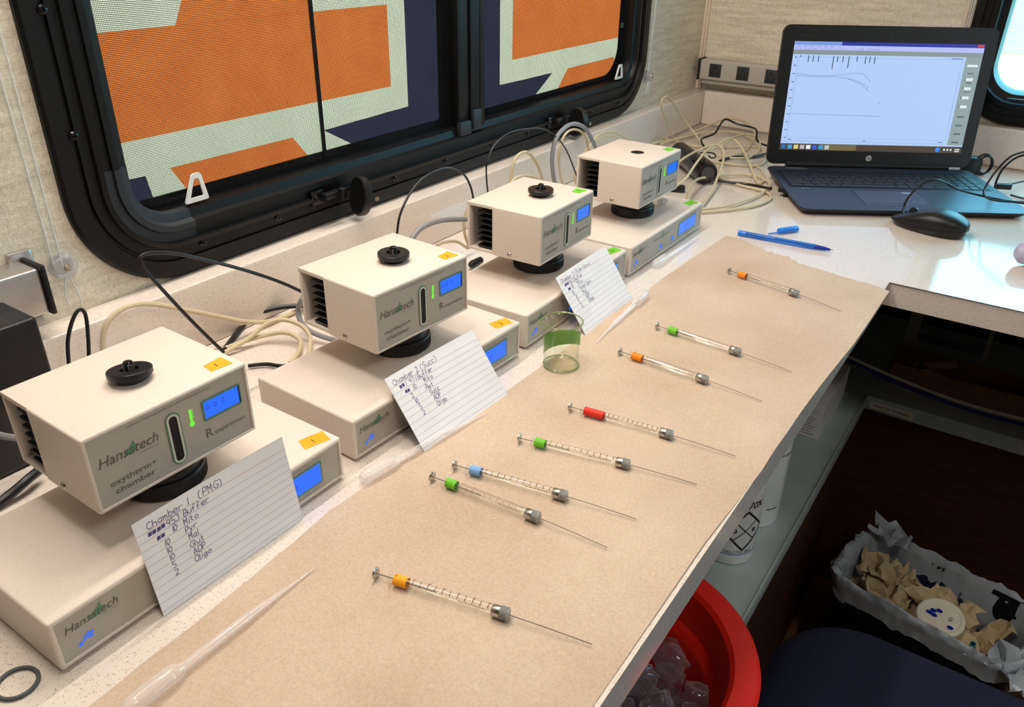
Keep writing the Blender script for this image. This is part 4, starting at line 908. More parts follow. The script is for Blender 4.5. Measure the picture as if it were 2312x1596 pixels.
# ------------------------------------------------------------------ cables and adapters
def cable(label, pts, r, m, cat='cable', name='cable', res=6):
    bm = B(); tube(bm, floored(pts, r), r, 8, res); return tag(obj(name, bm, M[m]), label, cat)
def cable_thing(label, pts, r, m, plug=None, name='cable'):
    return cable(label, pts, r, m)
cable('thin black cable looping from the second chamber over the backsplash towards the nearest one', [(0.13, 0.3447, 0.0703), (0.13, 0.3117, 0.0964), (0.13, 0.271, 0.1237), (0.13, 0.2295, 0.1482), (0.13, 0.1998, 0.1641), (0.13, 0.1773, 0.172), (0.13, 0.1658, 0.172), (0.13, 0.1657, 0.1639), (0.13, 0.1738, 0.1467), (0.13, 0.1898, 0.1172), (0.13, 0.2074, 0.0867), (0.13, 0.2286, 0.0523)], .0017, 'black_cable')
cable('thin black cable arching up behind the second chamber', [(0.09, 0.5286, 0.0594), (0.09, 0.532, 0.081), (0.09, 0.5405, 0.1032), (0.09, 0.5634, 0.1262), (0.09, 0.5949, 0.139), (0.09, 0.6364, 0.1398), (0.09, 0.6699, 0.1239), (0.09, 0.6867, 0.1026), (0.09, 0.6937, 0.0817)], .0015, 'black_cable')
cable('thin black cable arching high between the third and fourth chambers', [(0.09, 0.7292, 0.0794), (0.09, 0.7248, 0.1097), (0.09, 0.727, 0.1283), (0.09, 0.7431, 0.1471), (0.09, 0.7762, 0.1584), (0.09, 0.8228, 0.1571), (0.09, 0.8728, 0.1482), (0.09, 0.9136, 0.1291), (0.09, 0.951, 0.0977), (0.09, 0.9898, 0.046)], .0012, 'black_cable')
cable('short black cable loop standing behind the nearest chamber', [(0.055, 0.1173, 0.0611), (0.055, 0.122, 0.0844), (0.055, 0.1288, 0.0997), (0.055, 0.1364, 0.1097), (0.055, 0.1417, 0.1107), (0.055, 0.144, 0.1031), (0.055, 0.1412, 0.0832), (0.055, 0.1367, 0.0618)], .0018, 'black_cable')
cable('thick beige cable rising behind the nearest chamber and running along the backsplash', [(0.035, 0.1599, 0.0499), (0.035, 0.1661, 0.0716), (0.035, 0.1774, 0.0839), (0.035, 0.1962, 0.0877), (0.035, 0.2195, 0.0819), (0.035, 0.2568, 0.0607), (0.035, 0.2975, 0.0364), (0.035, 0.3309, 0.0171), (0.035, 0.3617, 0.006), (0.035, 0.3888, 0.0036), (0.035, 0.4139, 0.0036)], .0027, 'beige_cable')
cable('beige cable loop, outer of two between the first and second instruments', [(0.0531, 0.2772, 0.004), (0.0602, 0.3091, 0.012), (0.0651, 0.3318, 0.022), (0.0782, 0.3468, 0.026), (0.099, 0.3536, 0.022), (0.1138, 0.3518, 0.012), (0.1305, 0.3329, 0.004)], .0026, 'beige_cable')
cable('beige cable loop, inner of two between the first and second instruments', [(0.0441, 0.286, 0.004), (0.0562, 0.3117, 0.008), (0.0717, 0.3322, 0.012), (0.0885, 0.3422, 0.014), (0.1063, 0.3431, 0.01), (0.1205, 0.3275, 0.006), (0.1292, 0.3072, 0.004)], .0026, 'beige_cable')
cable('black power lead lying behind the first instrument against the backsplash', [(0.0483, 0.2839, 0.004), (0.0328, 0.3083, 0.004), (0.0157, 0.338, 0.004), (0.0146, 0.3651, 0.01), (0.0278, 0.3896, 0.012), (0.0475, 0.414, 0.01)], .0030, 'black_cable')
cable('black cable running under the second control box from the first', [(0.0972, 0.277, 0.004), (0.1095, 0.2906, 0.004), (0.1279, 0.299, 0.004), (0.1351, 0.3176, 0.004)], .0022, 'black_cable')
cable('grey cable curling below the left side of the second chamber', [(0.0922, 0.3667, 0.05), (0.0788, 0.3688, 0.03), (0.0924, 0.3608, 0.02), (0.106, 0.3625, 0.012), (0.1312, 0.3685, 0.008), (0.1545, 0.38, 0.008)], .0032, 'grey_cable')
cable('black lead leaving the left edge behind the nearest control box', [(0.1103, 0.0471, 0.012), (0.1164, 0.0326, 0.012), (0.1176, 0.0182, 0.008), (0.1187, 0.0008, 0.004)], .0040, 'black_cable')
cable('grey cable entering from the left edge behind the nearest chamber', [(0.1, 0.0251, 0.0573), (0.1, 0.0334, 0.0496), (0.1, 0.0422, 0.0425), (0.1, 0.0524, 0.0322)], .0030, 'grey_cable')
cable('grey cable arching from behind the second chamber to the third', [(0.14, 0.4975, 0.0803), (0.14, 0.5049, 0.0922), (0.14, 0.5236, 0.0997), (0.14, 0.5623, 0.0975), (0.14, 0.6176, 0.0835)], .0034, 'grey_cable')
cable('beige cable dropping behind the left side of the third chamber', [(0.09, 0.6811, 0.0721), (0.09, 0.6714, 0.0552), (0.09, 0.673, 0.035), (0.09, 0.681, 0.0125), (0.09, 0.6523, 0.0312), (0.09, 0.6227, 0.0382), (0.09, 0.6082, 0.0381)], .0022, 'beige_cable')
cable('beige cable arch standing behind the third chamber', [(0.07, 0.8158, 0.0683), (0.07, 0.8222, 0.1001), (0.07, 0.8341, 0.1113), (0.07, 0.8551, 0.1132), (0.07, 0.8746, 0.1029), (0.07, 0.894, 0.0825), (0.07, 0.9134, 0.0511)], .0024, 'beige_cable')
cable('low beige cable arch resting just behind the third chamber lid', [(0.1, 0.769, 0.0848), (0.1, 0.7864, 0.0928), (0.1, 0.8166, 0.0893), (0.1, 0.8485, 0.0772), (0.1, 0.8757, 0.0595)], .0024, 'beige_cable')
cable('thick grey cable arch beside the fourth chamber', [(0.09, 0.9256, 0.0308), (0.09, 0.9102, 0.0678), (0.09, 0.9049, 0.1013), (0.09, 0.9177, 0.1283), (0.09, 0.9582, 0.1401), (0.09, 1.0031, 0.1279), (0.09, 1.0373, 0.0986), (0.09, 1.0603, 0.0695)], .0034, 'grey_cable')
cable('beige cable loop inside the thick grey arch', [(0.08, 0.9754, 0.0166), (0.08, 0.9517, 0.053), (0.08, 0.9427, 0.092), (0.08, 0.9545, 0.1186), (0.08, 0.9795, 0.1263), (0.08, 1.0129, 0.1174), (0.08, 1.0351, 0.0975), (0.08, 1.0462, 0.0708)], .0020, 'beige_cable')
cable('beige cable emerging from behind the fourth chamber near the backsplash', [(0.06, 1.0401, 0.0172), (0.06, 1.0349, 0.0369), (0.06, 1.049, 0.0513), (0.06, 1.0744, 0.0658), (0.06, 1.101, 0.0868), (0.06, 1.1425, 0.0903), (0.06, 1.1919, 0.0781), (0.06, 1.2522, 0.0533), (0.06, 1.3501, 0.0191)], .0022, 'beige_cable')
cable('thin beige cable curling low behind the fourth chamber', [(0.055, 1.0675, 0.0625), (0.055, 1.0982, 0.0763), (0.055, 1.1395, 0.0805), (0.055, 1.1842, 0.0738), (0.055, 1.2334, 0.0544)], .0018, 'beige_cable')
cable('beige cable rising in a tall narrow loop before the corner of the backsplash', [(0.045, 1.5011, -0.0007), (0.045, 1.4893, 0.0157), (0.045, 1.4564, 0.0494), (0.045, 1.422, 0.084), (0.045, 1.4115, 0.1025), (0.045, 1.4317, 0.1092), (0.045, 1.4627, 0.0976), (0.055, 1.5101, 0.0554), (0.08, 1.5278, 0.0217), (0.12, 1.4781, 0.0129)], .0021, 'beige_cable')
cable('long beige cable crossing behind the black adapter to the backsplash corner', [(0.0215, 1.4377, 0.006), (0.0318, 1.4772, 0.006), (0.0428, 1.5017, 0.006), (0.0567, 1.5764, 0.01), (0.0752, 1.6603, 0.02), (0.1001, 1.6796, 0.03), (0.1286, 1.6808, 0.03), (0.1523, 1.6867, 0.02), (0.1754, 1.6557, 0.012), (0.1899, 1.6104, 0.006), (0.2032, 1.5372, 0.006), (0.2064, 1.4665, 0.006)], .0024, 'beige_cable')
cable('beige cable lying flat behind the adapter and curling back left of the laptop', [(-0.0458, 1.4382, 0.004), (-0.0425, 1.4957, 0.004), (-0.0051, 1.5136, 0.004), (0.0403, 1.5028, 0.004), (0.0967, 1.4835, 0.004), (0.1507, 1.5069, 0.004), (0.1967, 1.5505, 0.004), (0.2206, 1.5527, 0.004), (0.2494, 1.5093, 0.004), (0.2679, 1.4542, 0.004), (0.2657, 1.4102, 0.004), (0.2343, 1.3914, 0.004), (0.1884, 1.3844, 0.004)], .0022, 'beige_cable')
cable('beige cable sweeping flat from the fourth chamber to the back left of the laptop', [(0.041, 1.4424, 0.008), (0.054, 1.516, 0.008), (0.0718, 1.5946, 0.008), (0.1084, 1.6428, 0.008), (0.1515, 1.6453, 0.008), (0.1939, 1.5922, 0.008), (0.2269, 1.5354, 0.008)], .0022, 'beige_cable')
cable('beige cable forming a round loop in the middle of the tangle', [(0.1619, 1.4749, 0.012), (0.1639, 1.5427, 0.02), (0.1853, 1.5733, 0.025), (0.2046, 1.5796, 0.02), (0.2231, 1.5523, 0.012), (0.2362, 1.4938, 0.008), (0.2307, 1.4543, 0.006), (0.201, 1.4278, 0.006), (0.1651, 1.4376, 0.006)], .0022, 'beige_cable')
cable('beige cable arching over the black adapter and down to the furthest control box', [(0.1807, 1.209, 0.04), (0.1843, 1.2331, 0.045), (0.1833, 1.2926, 0.045), (0.1969, 1.3318, 0.05), (0.2097, 1.3443, 0.045), (0.226, 1.3194, 0.04), (0.2386, 1.2839, 0.03), (0.247, 1.2483, 0.02), (0.2642, 1.1723, 0.01), (0.2779, 1.0963, 0.01)], .0023, 'beige_cable')
cable('beige cable arching in the tangle and falling to a tight bend by the laptop plug', [(0.1804, 1.3514, 0.03), (0.1885, 1.3909, 0.04), (0.1934, 1.422, 0.045), (0.2027, 1.4409, 0.04), (0.2261, 1.4237, 0.03), (0.2595, 1.3721, 0.02), (0.2874, 1.3225, 0.012), (0.3048, 1.296, 0.006), (0.3134, 1.2923, 0.004), (0.3088, 1.3268, 0.004), (0.2858, 1.3815, 0.004), (0.2588, 1.4163, 0.004)], .0023, 'beige_cable')
cable('beige cable looping from the furthest control box almost to the laptop and back', [(0.2605, 1.0693, 0.02), (0.2395, 1.1261, 0.02), (0.2281, 1.1886, 0.02), (0.2316, 1.2488, 0.012), (0.2605, 1.3191, 0.006), (0.2931, 1.3297, 0.006), (0.3226, 1.3057, 0.006), (0.3352, 1.2781, 0.006), (0.3382, 1.2237, 0.006), (0.3254, 1.1508, 0.006), (0.3074, 1.1026, 0.006), (0.2863, 1.0732, 0.006)], .0024, 'beige_cable')
cable('lowest beige cable curve on the open counter left of the laptop', [(0.2904, 1.0639, 0.004), (0.3232, 1.1047, 0.004), (0.3484, 1.1471, 0.004), (0.3595, 1.1908, 0.004), (0.3576, 1.2191, 0.004), (0.3379, 1.2455, 0.004), (0.2831, 1.2582, 0.004), (0.2181, 1.2855, 0.004)], .0024, 'beige_cable')
cable('beige cable running under the adapter arch to the fourth chamber', [(0.2537, 1.0218, 0.05), (0.2478, 1.084, 0.05), (0.2268, 1.1738, 0.05), (0.2089, 1.2643, 0.052), (0.1984, 1.3376, 0.05)], .0022, 'beige_cable')
cable('black cable looping up against the backsplash behind the cable tangle', [(0.1405, 1.4486, 0.012), (0.1252, 1.4606, 0.02), (0.113, 1.4979, 0.02), (0.1322, 1.5123, 0.03), (0.1436, 1.5079, 0.05), (0.1475, 1.5287, 0.06), (0.1766, 1.5217, 0.055), (0.2037, 1.5329, 0.05), (0.2093, 1.5552, 0.04), (0.2104, 1.5629, 0.02), (0.2222, 1.5619, 0.012), (0.2509, 1.5486, 0.012)], .0021, 'black_cable')
cable('black laptop cable running from the adapter to the plug on the left of the laptop', [(0.2361, 1.2331, 0.012), (0.2448, 1.2544, 0.006), (0.2688, 1.2575, 0.006), (0.2981, 1.2647, 0.006), (0.3264, 1.2573, 0.008), (0.3494, 1.2423, 0.012)], .0024, 'black_cable')
cable('black cable lying between the tangle and the back of the laptop', [(0.1946, 1.3933, 0.005), (0.2055, 1.4426, 0.005), (0.2372, 1.4697, 0.005), (0.2562, 1.524, 0.005)], .0032, 'black_cable')
cable('small black cable curl on top of the adapter', [(0.1786, 1.3164, 0.035), (0.1903, 1.3248, 0.036), (0.2031, 1.3259, 0.036), (0.2079, 1.328, 0.03), (0.2053, 1.313, 0.03), (0.1992, 1.3101, 0.035)], .0014, 'black_cable')
# black cylindrical adapter lying in the tangle
A, T = Vector((0.1214, 1.3512, 0.022)), Vector((0.2315, 1.2315, 0.022))
d = (T-A); dl = d.length
ad = thing('power_adapter', 'black cylindrical power adapter lying among the beige cables', 'power adapter', (A.x, A.y, .0005), atan2(d.y, d.x))
bm = B(); lathe(bm, [(0, 0), (.016, 0), (.020, .004), (.020, dl*.62), (.021, dl*.66), (.021, dl*.93), (.0185, dl), (0, dl)], 28, Matrix.Translation((0, 0, .0215)) @ Matrix.Rotation(pi/2, 4, 'Y')); obj('body', bm, M['blackgloss'], ad)
bm = B(); lathe(bm, [(0, 0), (.0125, 0), (.0125, .0008), (0, .0008)], 28, Matrix.Translation((dl, 0, .0215)) @ Matrix.Rotation(pi/2, 4, 'Y')); obj('end_disc', bm, M['gold'], ad)['label'] = 'grey round end disc'
for x in (.012, dl*.8): bm = B(); box(bm, x, x+.008, -.008, .008, 0, .006, .001); obj('foot', bm, M['black'], ad)
bm = B(); P = Vector((0.2, 1.1589, 0.006)); box(bm, -.018, .018, -.007, .007, 0, .012, .003, M=Matrix.Translation((P.x, P.y, .0004)) @ Matrix.Rotation(.3, 4, 'Z')); tag(obj('cable_plug', bm, M['black']), 'black cable plug on the counter beside the furthest control box', 'plug')
bm = B(); P = Vector((0.362, 1.2494, 0.012)); Q = Vector((0.3856, 1.2504, 0.012)); box(bm, -.013, .013, -.006, .006, -.004, .004, .001, M=Matrix.Translation((P+Q)/2) @ Matrix.Rotation(atan2((Q-P).y, (Q-P).x), 4, 'Z'))
box(bm, -.003, .003, -.004, .004, -.0115, -.003, .001, M=Matrix.Translation((P+Q)/2)); tag(obj('laptop_plug', bm, M['black']), 'black plug in the left side of the laptop', 'plug')
bm = B(); P = Vector((0.1446, 0.6512, 0.008)); lathe(bm, [(0, -.012), (.005, -.012), (.0055, .008), (.004, .012), (0, .012)], 14, Matrix.Translation((P.x-.02, P.y, .008)) @ Matrix.Rotation(pi/2, 4, 'X')); tag(obj('cable_connector', bm, M['black']), 'small black round connector between the second and third instruments', 'connector')
# right of the laptop
mc = Vector((0.6175, 1.212, 0))
cable('black mouse cable arching over the front of the laptop', [(0.5738, 1.232, 0.012), (0.5702, 1.2462, 0.022), (0.5765, 1.2344, 0.045), (0.5885, 1.2613, 0.06), (0.6051, 1.2736, 0.066), (0.6201, 1.3034, 0.055), (0.6366, 1.329, 0.042), (0.66, 1.3479, 0.034), (0.6937, 1.3554, 0.03), (0.7342, 1.3558, 0.03), (0.7765, 1.37, 0.03)], .0017, 'black_cable')
cable('black cable loop rising at the right edge above the laptop palm rest', [(0.7491, 1.3903, 0.12), (0.7099, 1.4128, 0.1), (0.6924, 1.4043, 0.09), (0.68, 1.3824, 0.07), (0.6721, 1.3689, 0.045), (0.6731, 1.3538, 0.035), (0.6824, 1.346, 0.031), (0.7023, 1.3507, 0.029), (0.7335, 1.3681, 0.029), (0.7755, 1.3936, 0.029)], .0018, 'black_cable')
cable('second black cable loop at the right edge inside the first', [(0.7501, 1.3729, 0.12), (0.7118, 1.3888, 0.1), (0.6969, 1.4064, 0.085), (0.6858, 1.432, 0.06), (0.6824, 1.4378, 0.04), (0.6831, 1.4369, 0.03)], .0018, 'black_cable')
cable('thin black cable running right from the plug beside the laptop', [(0.6943, 1.516, 0.014), (0.7073, 1.5471, 0.014), (0.721, 1.5755, 0.014), (0.765, 1.6612, 0.014)], .0016, 'black_cable')
cable('thin black cable lying flat right of the laptop', [(0.7086, 1.5036, 0.003), (0.7306, 1.4937, 0.003), (0.7777, 1.4905, 0.003)], .0018, 'black_cable')
bm = B(); P = Vector((0.6856, 1.5094, 0.014)); Q = Vector((0.6946, 1.5128, 0.014)); box(bm, -.012, .016, -.005, .005, -.005, .005, .0012, M=Matrix.Translation((P+Q)/2) @ Matrix.Rotation(.45, 4, 'Z')); tag(obj('laptop_plug', bm, M['black']), 'black plug in the right side of the laptop', 'plug')
P = Vector((0.6318, 1.6237, 0.02)); cc = thing('cable_bundle', 'coiled black power cable and strap behind the right side of the laptop', 'cable bundle', (P.x, P.y, .0005))
bm = B(); box(bm, -.026, .010, -.012, .012, 0, .036, .009, 3, M=Matrix.Rotation(.5, 4, 'Z')); obj('adapter_body', bm, M['black'], cc)
for k, r in enumerate((.020, .017)):
    bm = B(); tube(bm, [(.012+r*.7*cos(a*pi/8)+.004*k, r*.4*cos(a*pi/8), .022+r*sin(a*pi/8)) for a in range(17)], .0022, 8, 2); obj('coil', bm, M['black_cable'], cc)
bm = B(); tube(bm, [(0.2909, 1.4287, 0.03), (0.2841, 1.4144, 0.045), (0.2801, 1.4241, 0.06), (0.2748, 1.4677, 0.06), (0.282, 1.4792, 0.05)], .004, 8, 6); tag(obj('cable', bm, M['black_cable']), 'black cable bulging from behind the left edge of the laptop lid', 'cable')

# bottle tip at the right edge
P = Vector((0.7596, 1.1308, 0.016)); sb = thing('spray_bottle', 'pale purple and blue bottle lying at the right edge of the counter', 'bottle', (P.x, P.y, .0005), radians(28))
RXs = Matrix.Translation((0, 0, .0175)) @ Matrix.Rotation(pi/2, 4, 'Y')
bm = B(); lathe(bm, [(0, -.016), (.008, -.015), (.0145, -.009), (.0165, 0), (.0165, .006)], 28, RXs, cap=False); obj('cap', bm, M['purple'], sb)
bm = B(); lathe(bm, [(.0168, .006), (.0172, .007), (.0172, .10), (.0, .102)], 28, RXs, cap=False); obj('body', bm, mat('blue_bottle_body', (58, 96, 150), .4), sb)

# ------------------------------------------------------------------ left edge: black supply box and outlet strips
sp = thing('power_supply_box', 'tall black box with an orange sticker at the left edge', 'power supply', (0, 0, 0))
bm = B(); box(bm, .024, .080, -.26, .0925, .0004, .130, .0035, 3); obj('casing', bm, M['black'], sp)
bm = B(); prism(bm, [(.044, .030), (.050, .066), (.062, .072), (.078, .052), (.080-.003, .028)], .0003, lambda x, y, h: (x, y, .1302+h)); obj('sticker', bm, M['orange'], sp)['label'] = 'orange sticker'
def outlet_strip(label, M4, length, n, x0, dx, col):
    t = thing('outlet_strip', label, 'power strip', (0, 0, 0)); t.matrix_world = M4
    # local: x along the strip, y out of the wall (0 = wall), z up (0 = strip foot)
    bm = B(); box(bm, 0, length, -.038, -.0003, 0, .044, .003, 3); obj('housing', bm, M[col], t)
    for q, e in ((0, -1), (length, 1)):
        bm = B(); box(bm, min(q, q+e*.005), max(q, q+e*.005), -.041, -.0003, -.002, .0465, .002, 2); obj('end_cap', bm, M['black'], t)
    bm = B(); box(bm, .004, length-.004, -.030, -.0003, -.010, -.0002, .001); obj('mounting_rail', bm, M['taupe'], t)
    for k in range(n):
        x = x0+k*dx; bm = B(); box(bm, x-.0145, x+.0145, -.0388, -.0376, .007, .037, .0005); s = obj('outlet', bm, M['socket'], t)
        bm = B()
        prism(bm, [(x+.0028*cos(a*pi/6), .029+.0028*sin(a*pi/6)) for a in range(12)], .0002, lambda a, b, h: (a, -.0389-h, b))
        for e in (-1, 1): box(bm, x+e*.0065-.0008, x+e*.0065+.0008, -.0391, -.0387, .012, .020)
        obj('outlet_holes', bm, M['hole'], s, smooth=False)
    return t
outlet_strip('beige outlet strip with three dark sockets on the back wall left of the laptop', Matrix.Translation((.0005, WY, .104)), .60, 3, .0385, .0672, 'taupe')
ML = Matrix(((0, -1, 0, WX), (1, 0, 0, -.44), (0, 0, 1, .103), (0, 0, 0, 1)))
o = outlet_strip('silver outlet strip with black end cap on the left wall', ML, .570, 0, 0, 0, 'silver')
bm = B(); box(bm, .56, .583, -.006, -.0005, .012, .052, .003); obj('mounting_plate', bm, M['silver'], o)
# blind cords and their cleats
def blind_cord(label, y, z, ys, r=.0007):
    t = thing('blind_cord', label, 'blind cord', (0, 0, 0))
    for k, (ya_, yb_) in enumerate(ys):
        bm = B(); tube(bm, [(WX+.006, ya_, z), (WX+.008, (ya_+yb_)/2, z+.35), (WX+.004, yb_, 1.1)], r, 6, 4); obj('cord', bm, M['whiteplastic'], t)
    bm = B(); lathe(bm, [(0, 0), (.0105, 0), (.0120, .0015), (.0120, .0035), (.0085, .005), (.0085, .010), (.0115, .0115), (.0115, .0135), (.009, .0145), (0, .0145)], 24, Matrix.Translation((WX+.0004, y, z)) @ Matrix.Rotation(pi/2, 4, 'Y')); obj('cleat', bm, M['clearplastic'], t)
    bm = B(); lathe(bm, [(0, 0), (.0035, 0), (.003, .0015), (.0012, .0016), (0, .001)], 14, Matrix.Translation((WX+.0150, y, z)) @ Matrix.Rotation(pi/2, 4, 'Y')); obj('cleat_screw', bm, M['steel'], t)
    for e in (-1, 1):
        bm = B(); tube(bm, [(WX+.010, y+e*.002, z-.010), (WX+.010, y+e*.006, z-.028), (WX+.008, y+e*.006+.002, z-.040)], .0008, 6, 4); obj('cord_tail', bm, M['whiteplastic'], t)
blind_cord('pair of white blind cords on a round clear cleat left of the window', .1655, .1300, [(.158, .152), (.166, .166)])
blind_cord('white blind cord on a small clear cleat right of the long window', 1.452, .1430, [(1.450, 1.470), (1.456, 1.474)])
bc = thing('blind_cord', 'thin white blind cords beside the back window, above the laptop', 'blind cord')
for x in (.536, .541): bm = B(); tube(bm, [(x, WY-.006, .16), (x, WY-.006, 1.1)], .0009, 6, 1); obj('cord', bm, M['whiteplastic'], bc)
bm = B(); box(bm, .534, .543, WY-.008, WY-.0003, .150, .161, .001); obj('cord_end', bm, M['whiteplastic'], bc)

# ================================================================== BELOW THE COUNTER
SZ, SX, SY_ = -.38, .583, 1.316
bm = B(); L = [(WX, -.62), (SX, -.62), (SX, SY_), (2.15, SY_), (2.15, WY), (WX, WY)]; prism(bm, L, .020, lambda x, y, h: (x, y, SZ-.020+h))
box(bm, SX-.002, SX+.0015, -.62, SY_, SZ-.026, SZ+.004, .0008); box(bm, SX-.002, 2.15, SY_-.0015, SY_+.002, SZ-.026, SZ+.004, .0008)
sh = tag(obj('lower_shelf', bm, M['metal_shelf']), 'grey-green metal shelf with a raised lip below the counter', 'shelf')
bm = B(); PLb = lambda x, z, h: (x, SY_-.0016-h, z); prism(bm, rrect(.5915, .6715, SZ-.0205, SZ-.0055, .001, 2), .0004, PLb); lb = obj('shelf_label', bm, M['cream'], sh, smooth=False); lb['label'] = 'white label reading PIPETTE STANDS'
text(lb, 'lettering', 'PIPETTE STANDS', off(PLb, .0006), .5985, .6640, SZ-.0158, .0052, M['printblack'], bold=.01)
bm = B(); box(bm, .02, SX-.012, -.62, SY_+.02, -.8995, SZ-.027); box(bm, SX-.012, 2.15, SY_+.012, SY_+.03, -.8995, SZ-.027)
tag(obj('cabinet_panel', bm, M['wood'], smooth=False), 'dark brown wooden cabinet panels below the metal shelf', 'cabinet')
bm = B(); box(bm, SX-.012, SX+.004, -.62, SY_+.012, -.8995, -.86, .001); box(bm, SX+.004, 2.15, SY_-.004, SY_+.012, -.8995, -.86, .001); struct(obj('baseboard_left', bm, mat('light_brown_skirting', (120, 82, 48), .6)))
# back of the open shelf: dark board and pale rack
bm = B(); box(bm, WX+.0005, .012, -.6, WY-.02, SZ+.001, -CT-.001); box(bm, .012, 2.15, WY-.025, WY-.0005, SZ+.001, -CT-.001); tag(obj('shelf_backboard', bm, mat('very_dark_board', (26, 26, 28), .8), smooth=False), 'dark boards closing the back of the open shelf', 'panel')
rk = thing('storage_rack', 'pale metal rack standing in the dark shelf bay', 'rack', (0, 0, 0)); RM = mat('pale_rack_metal', (150, 152, 146), .5, metal=.2)
for x0, x1 in ((.603, .626), (.747, .756)): bm = B(); box(bm, x0, x1, 1.50, 1.506, SZ+.0005, -.15, .001); obj('post', bm, RM, rk)
for z in (-.262, -.315): bm = B(); box(bm, .626, .747, 1.502, 1.505, z-.004, z+.012, .001); obj('rail', bm, mat('slate_rail', (70, 84, 98), .5), rk)
bx = thing('cardboard_box', 'open brown cardboard box on the dark shelf under the return', 'box', (0, 0, 0))
bm = B(); box(bm, .60, .86, 1.40, 1.403, SZ+.0005, -.335); box(bm, .60, .603, 1.40, 1.49, SZ+.0005, -.335); box(bm, .857, .86, 1.40, 1.49, SZ+.0005, -.335); box(bm, .60, .86, 1.487, 1.49, SZ+.0005, -.335); box(bm, .60, .86, 1.40, 1.49, SZ+.0005, SZ+.003); obj('box_body', bm, M['cardboard'], bx, smooth=False)
bm = B(); box(bm, .705, .806, -.0015, 0, -.024, .0, .001, M=Matrix.Translation((0, 1.399, -.337)) @ Matrix.Rotation(.15, 4, 'X')); obj('flap', bm, M['cardboard'], bx)
for k in range(2): bm = B(); box(bm, 0, .075-.02*k, -.001, 0, 0, .014, .0004, M=Matrix.Translation((.645, 1.398, -.335+k*.004)) @ Matrix.Rotation(-.35+.7*k, 4, 'Y')); obj('torn_flap', bm, M['cardboard'], bx)
bm = B(); tube(bm, [(.45, 1.30, -.285), (.525, 1.30, -.2968), (.60, 1.30, -.311), (.686, 1.30, -.3235), (.76, 1.30, -.3285), (.84, 1.30, -.3270), (1.0, 1.30, -.32), (1.3, 1.30, -.28)], .0032, 8, 5); tag(obj('cord', bm, mat('pale_cord', (196, 196, 180), .5)), 'pale cord strung across the shelf bay under the counter return', 'cord')
bm = B(); tube(bm, [(.45, 1.296, -.290), (.525, 1.296, -.3025), (.60, 1.296, -.318), (.686, 1.296, -.331), (.76, 1.296, -.3365), (.84, 1.296, -.3355), (1.0, 1.296, -.328), (1.3, 1.296, -.29)], .0036, 8, 5); tag(obj('cord', bm, mat('deep_blue_cord', (30, 32, 120), .5)), 'deep blue cord strung just below the pale one', 'cord')

# carton
bx = thing('glove_carton', 'white printed carton lying on the metal shelf behind the bottles', 'carton', (.5449, 1.1050, SZ+.0005), 0)
bm = B(); box(bm, -.10, 0, 0, .18, 0, .0715, .0006, 1); obj('carton_body', bm, M['white'], bx)
bm = B(); box(bm, -.085, -.018, .010, .0165, .0705, .0722); obj('flap_gap', bm, M['hole'], bx, smooth=False)
CF = lambda x, z, h: (x, -.0003-h, z); CTp = lambda x, y, h: (x, y, .0718+h)
for k in range(7): print_marks(bx, CF, -.062, -.008-.004*(k % 3), .040-.0055*k, .0018, M['printblack'])
text(bx, 'lettering', 'vwr.com', CF, -.028, -.008, .0525, .0022, M['printblack'])
bm = B(); ribbon(bm, [(-.046, .056), (-.041, .052), (-.034, .053), (-.031, .058)], .0016, CF); obj('logo_mark', bm, M['printblack'], bx, smooth=False)
bm = B(); box(bm, -.030, -.019, .045, .058, .0716, .0719); obj('printed_square', bm, M['socket'], bx, smooth=False)
for k in range(3): print_marks(bx, lambda x, y, h: (-.050-y, x, .0720+h), .03, .10, -.004*k+.004, .0028, M['faint'])
bm = B(); prism(bm, [(-.03, .19), (.006, .185), (.008, .20), (-.02, .215)], .0006, lambda x, y, h: (x, y, .0005+h+.0715*0)); tag(obj('paper_slip', bm, M['white'], smooth=False), 'white slip of paper behind the carton on the metal shelf', 'paper').location = (.5449, 1.1050, SZ+.0005)
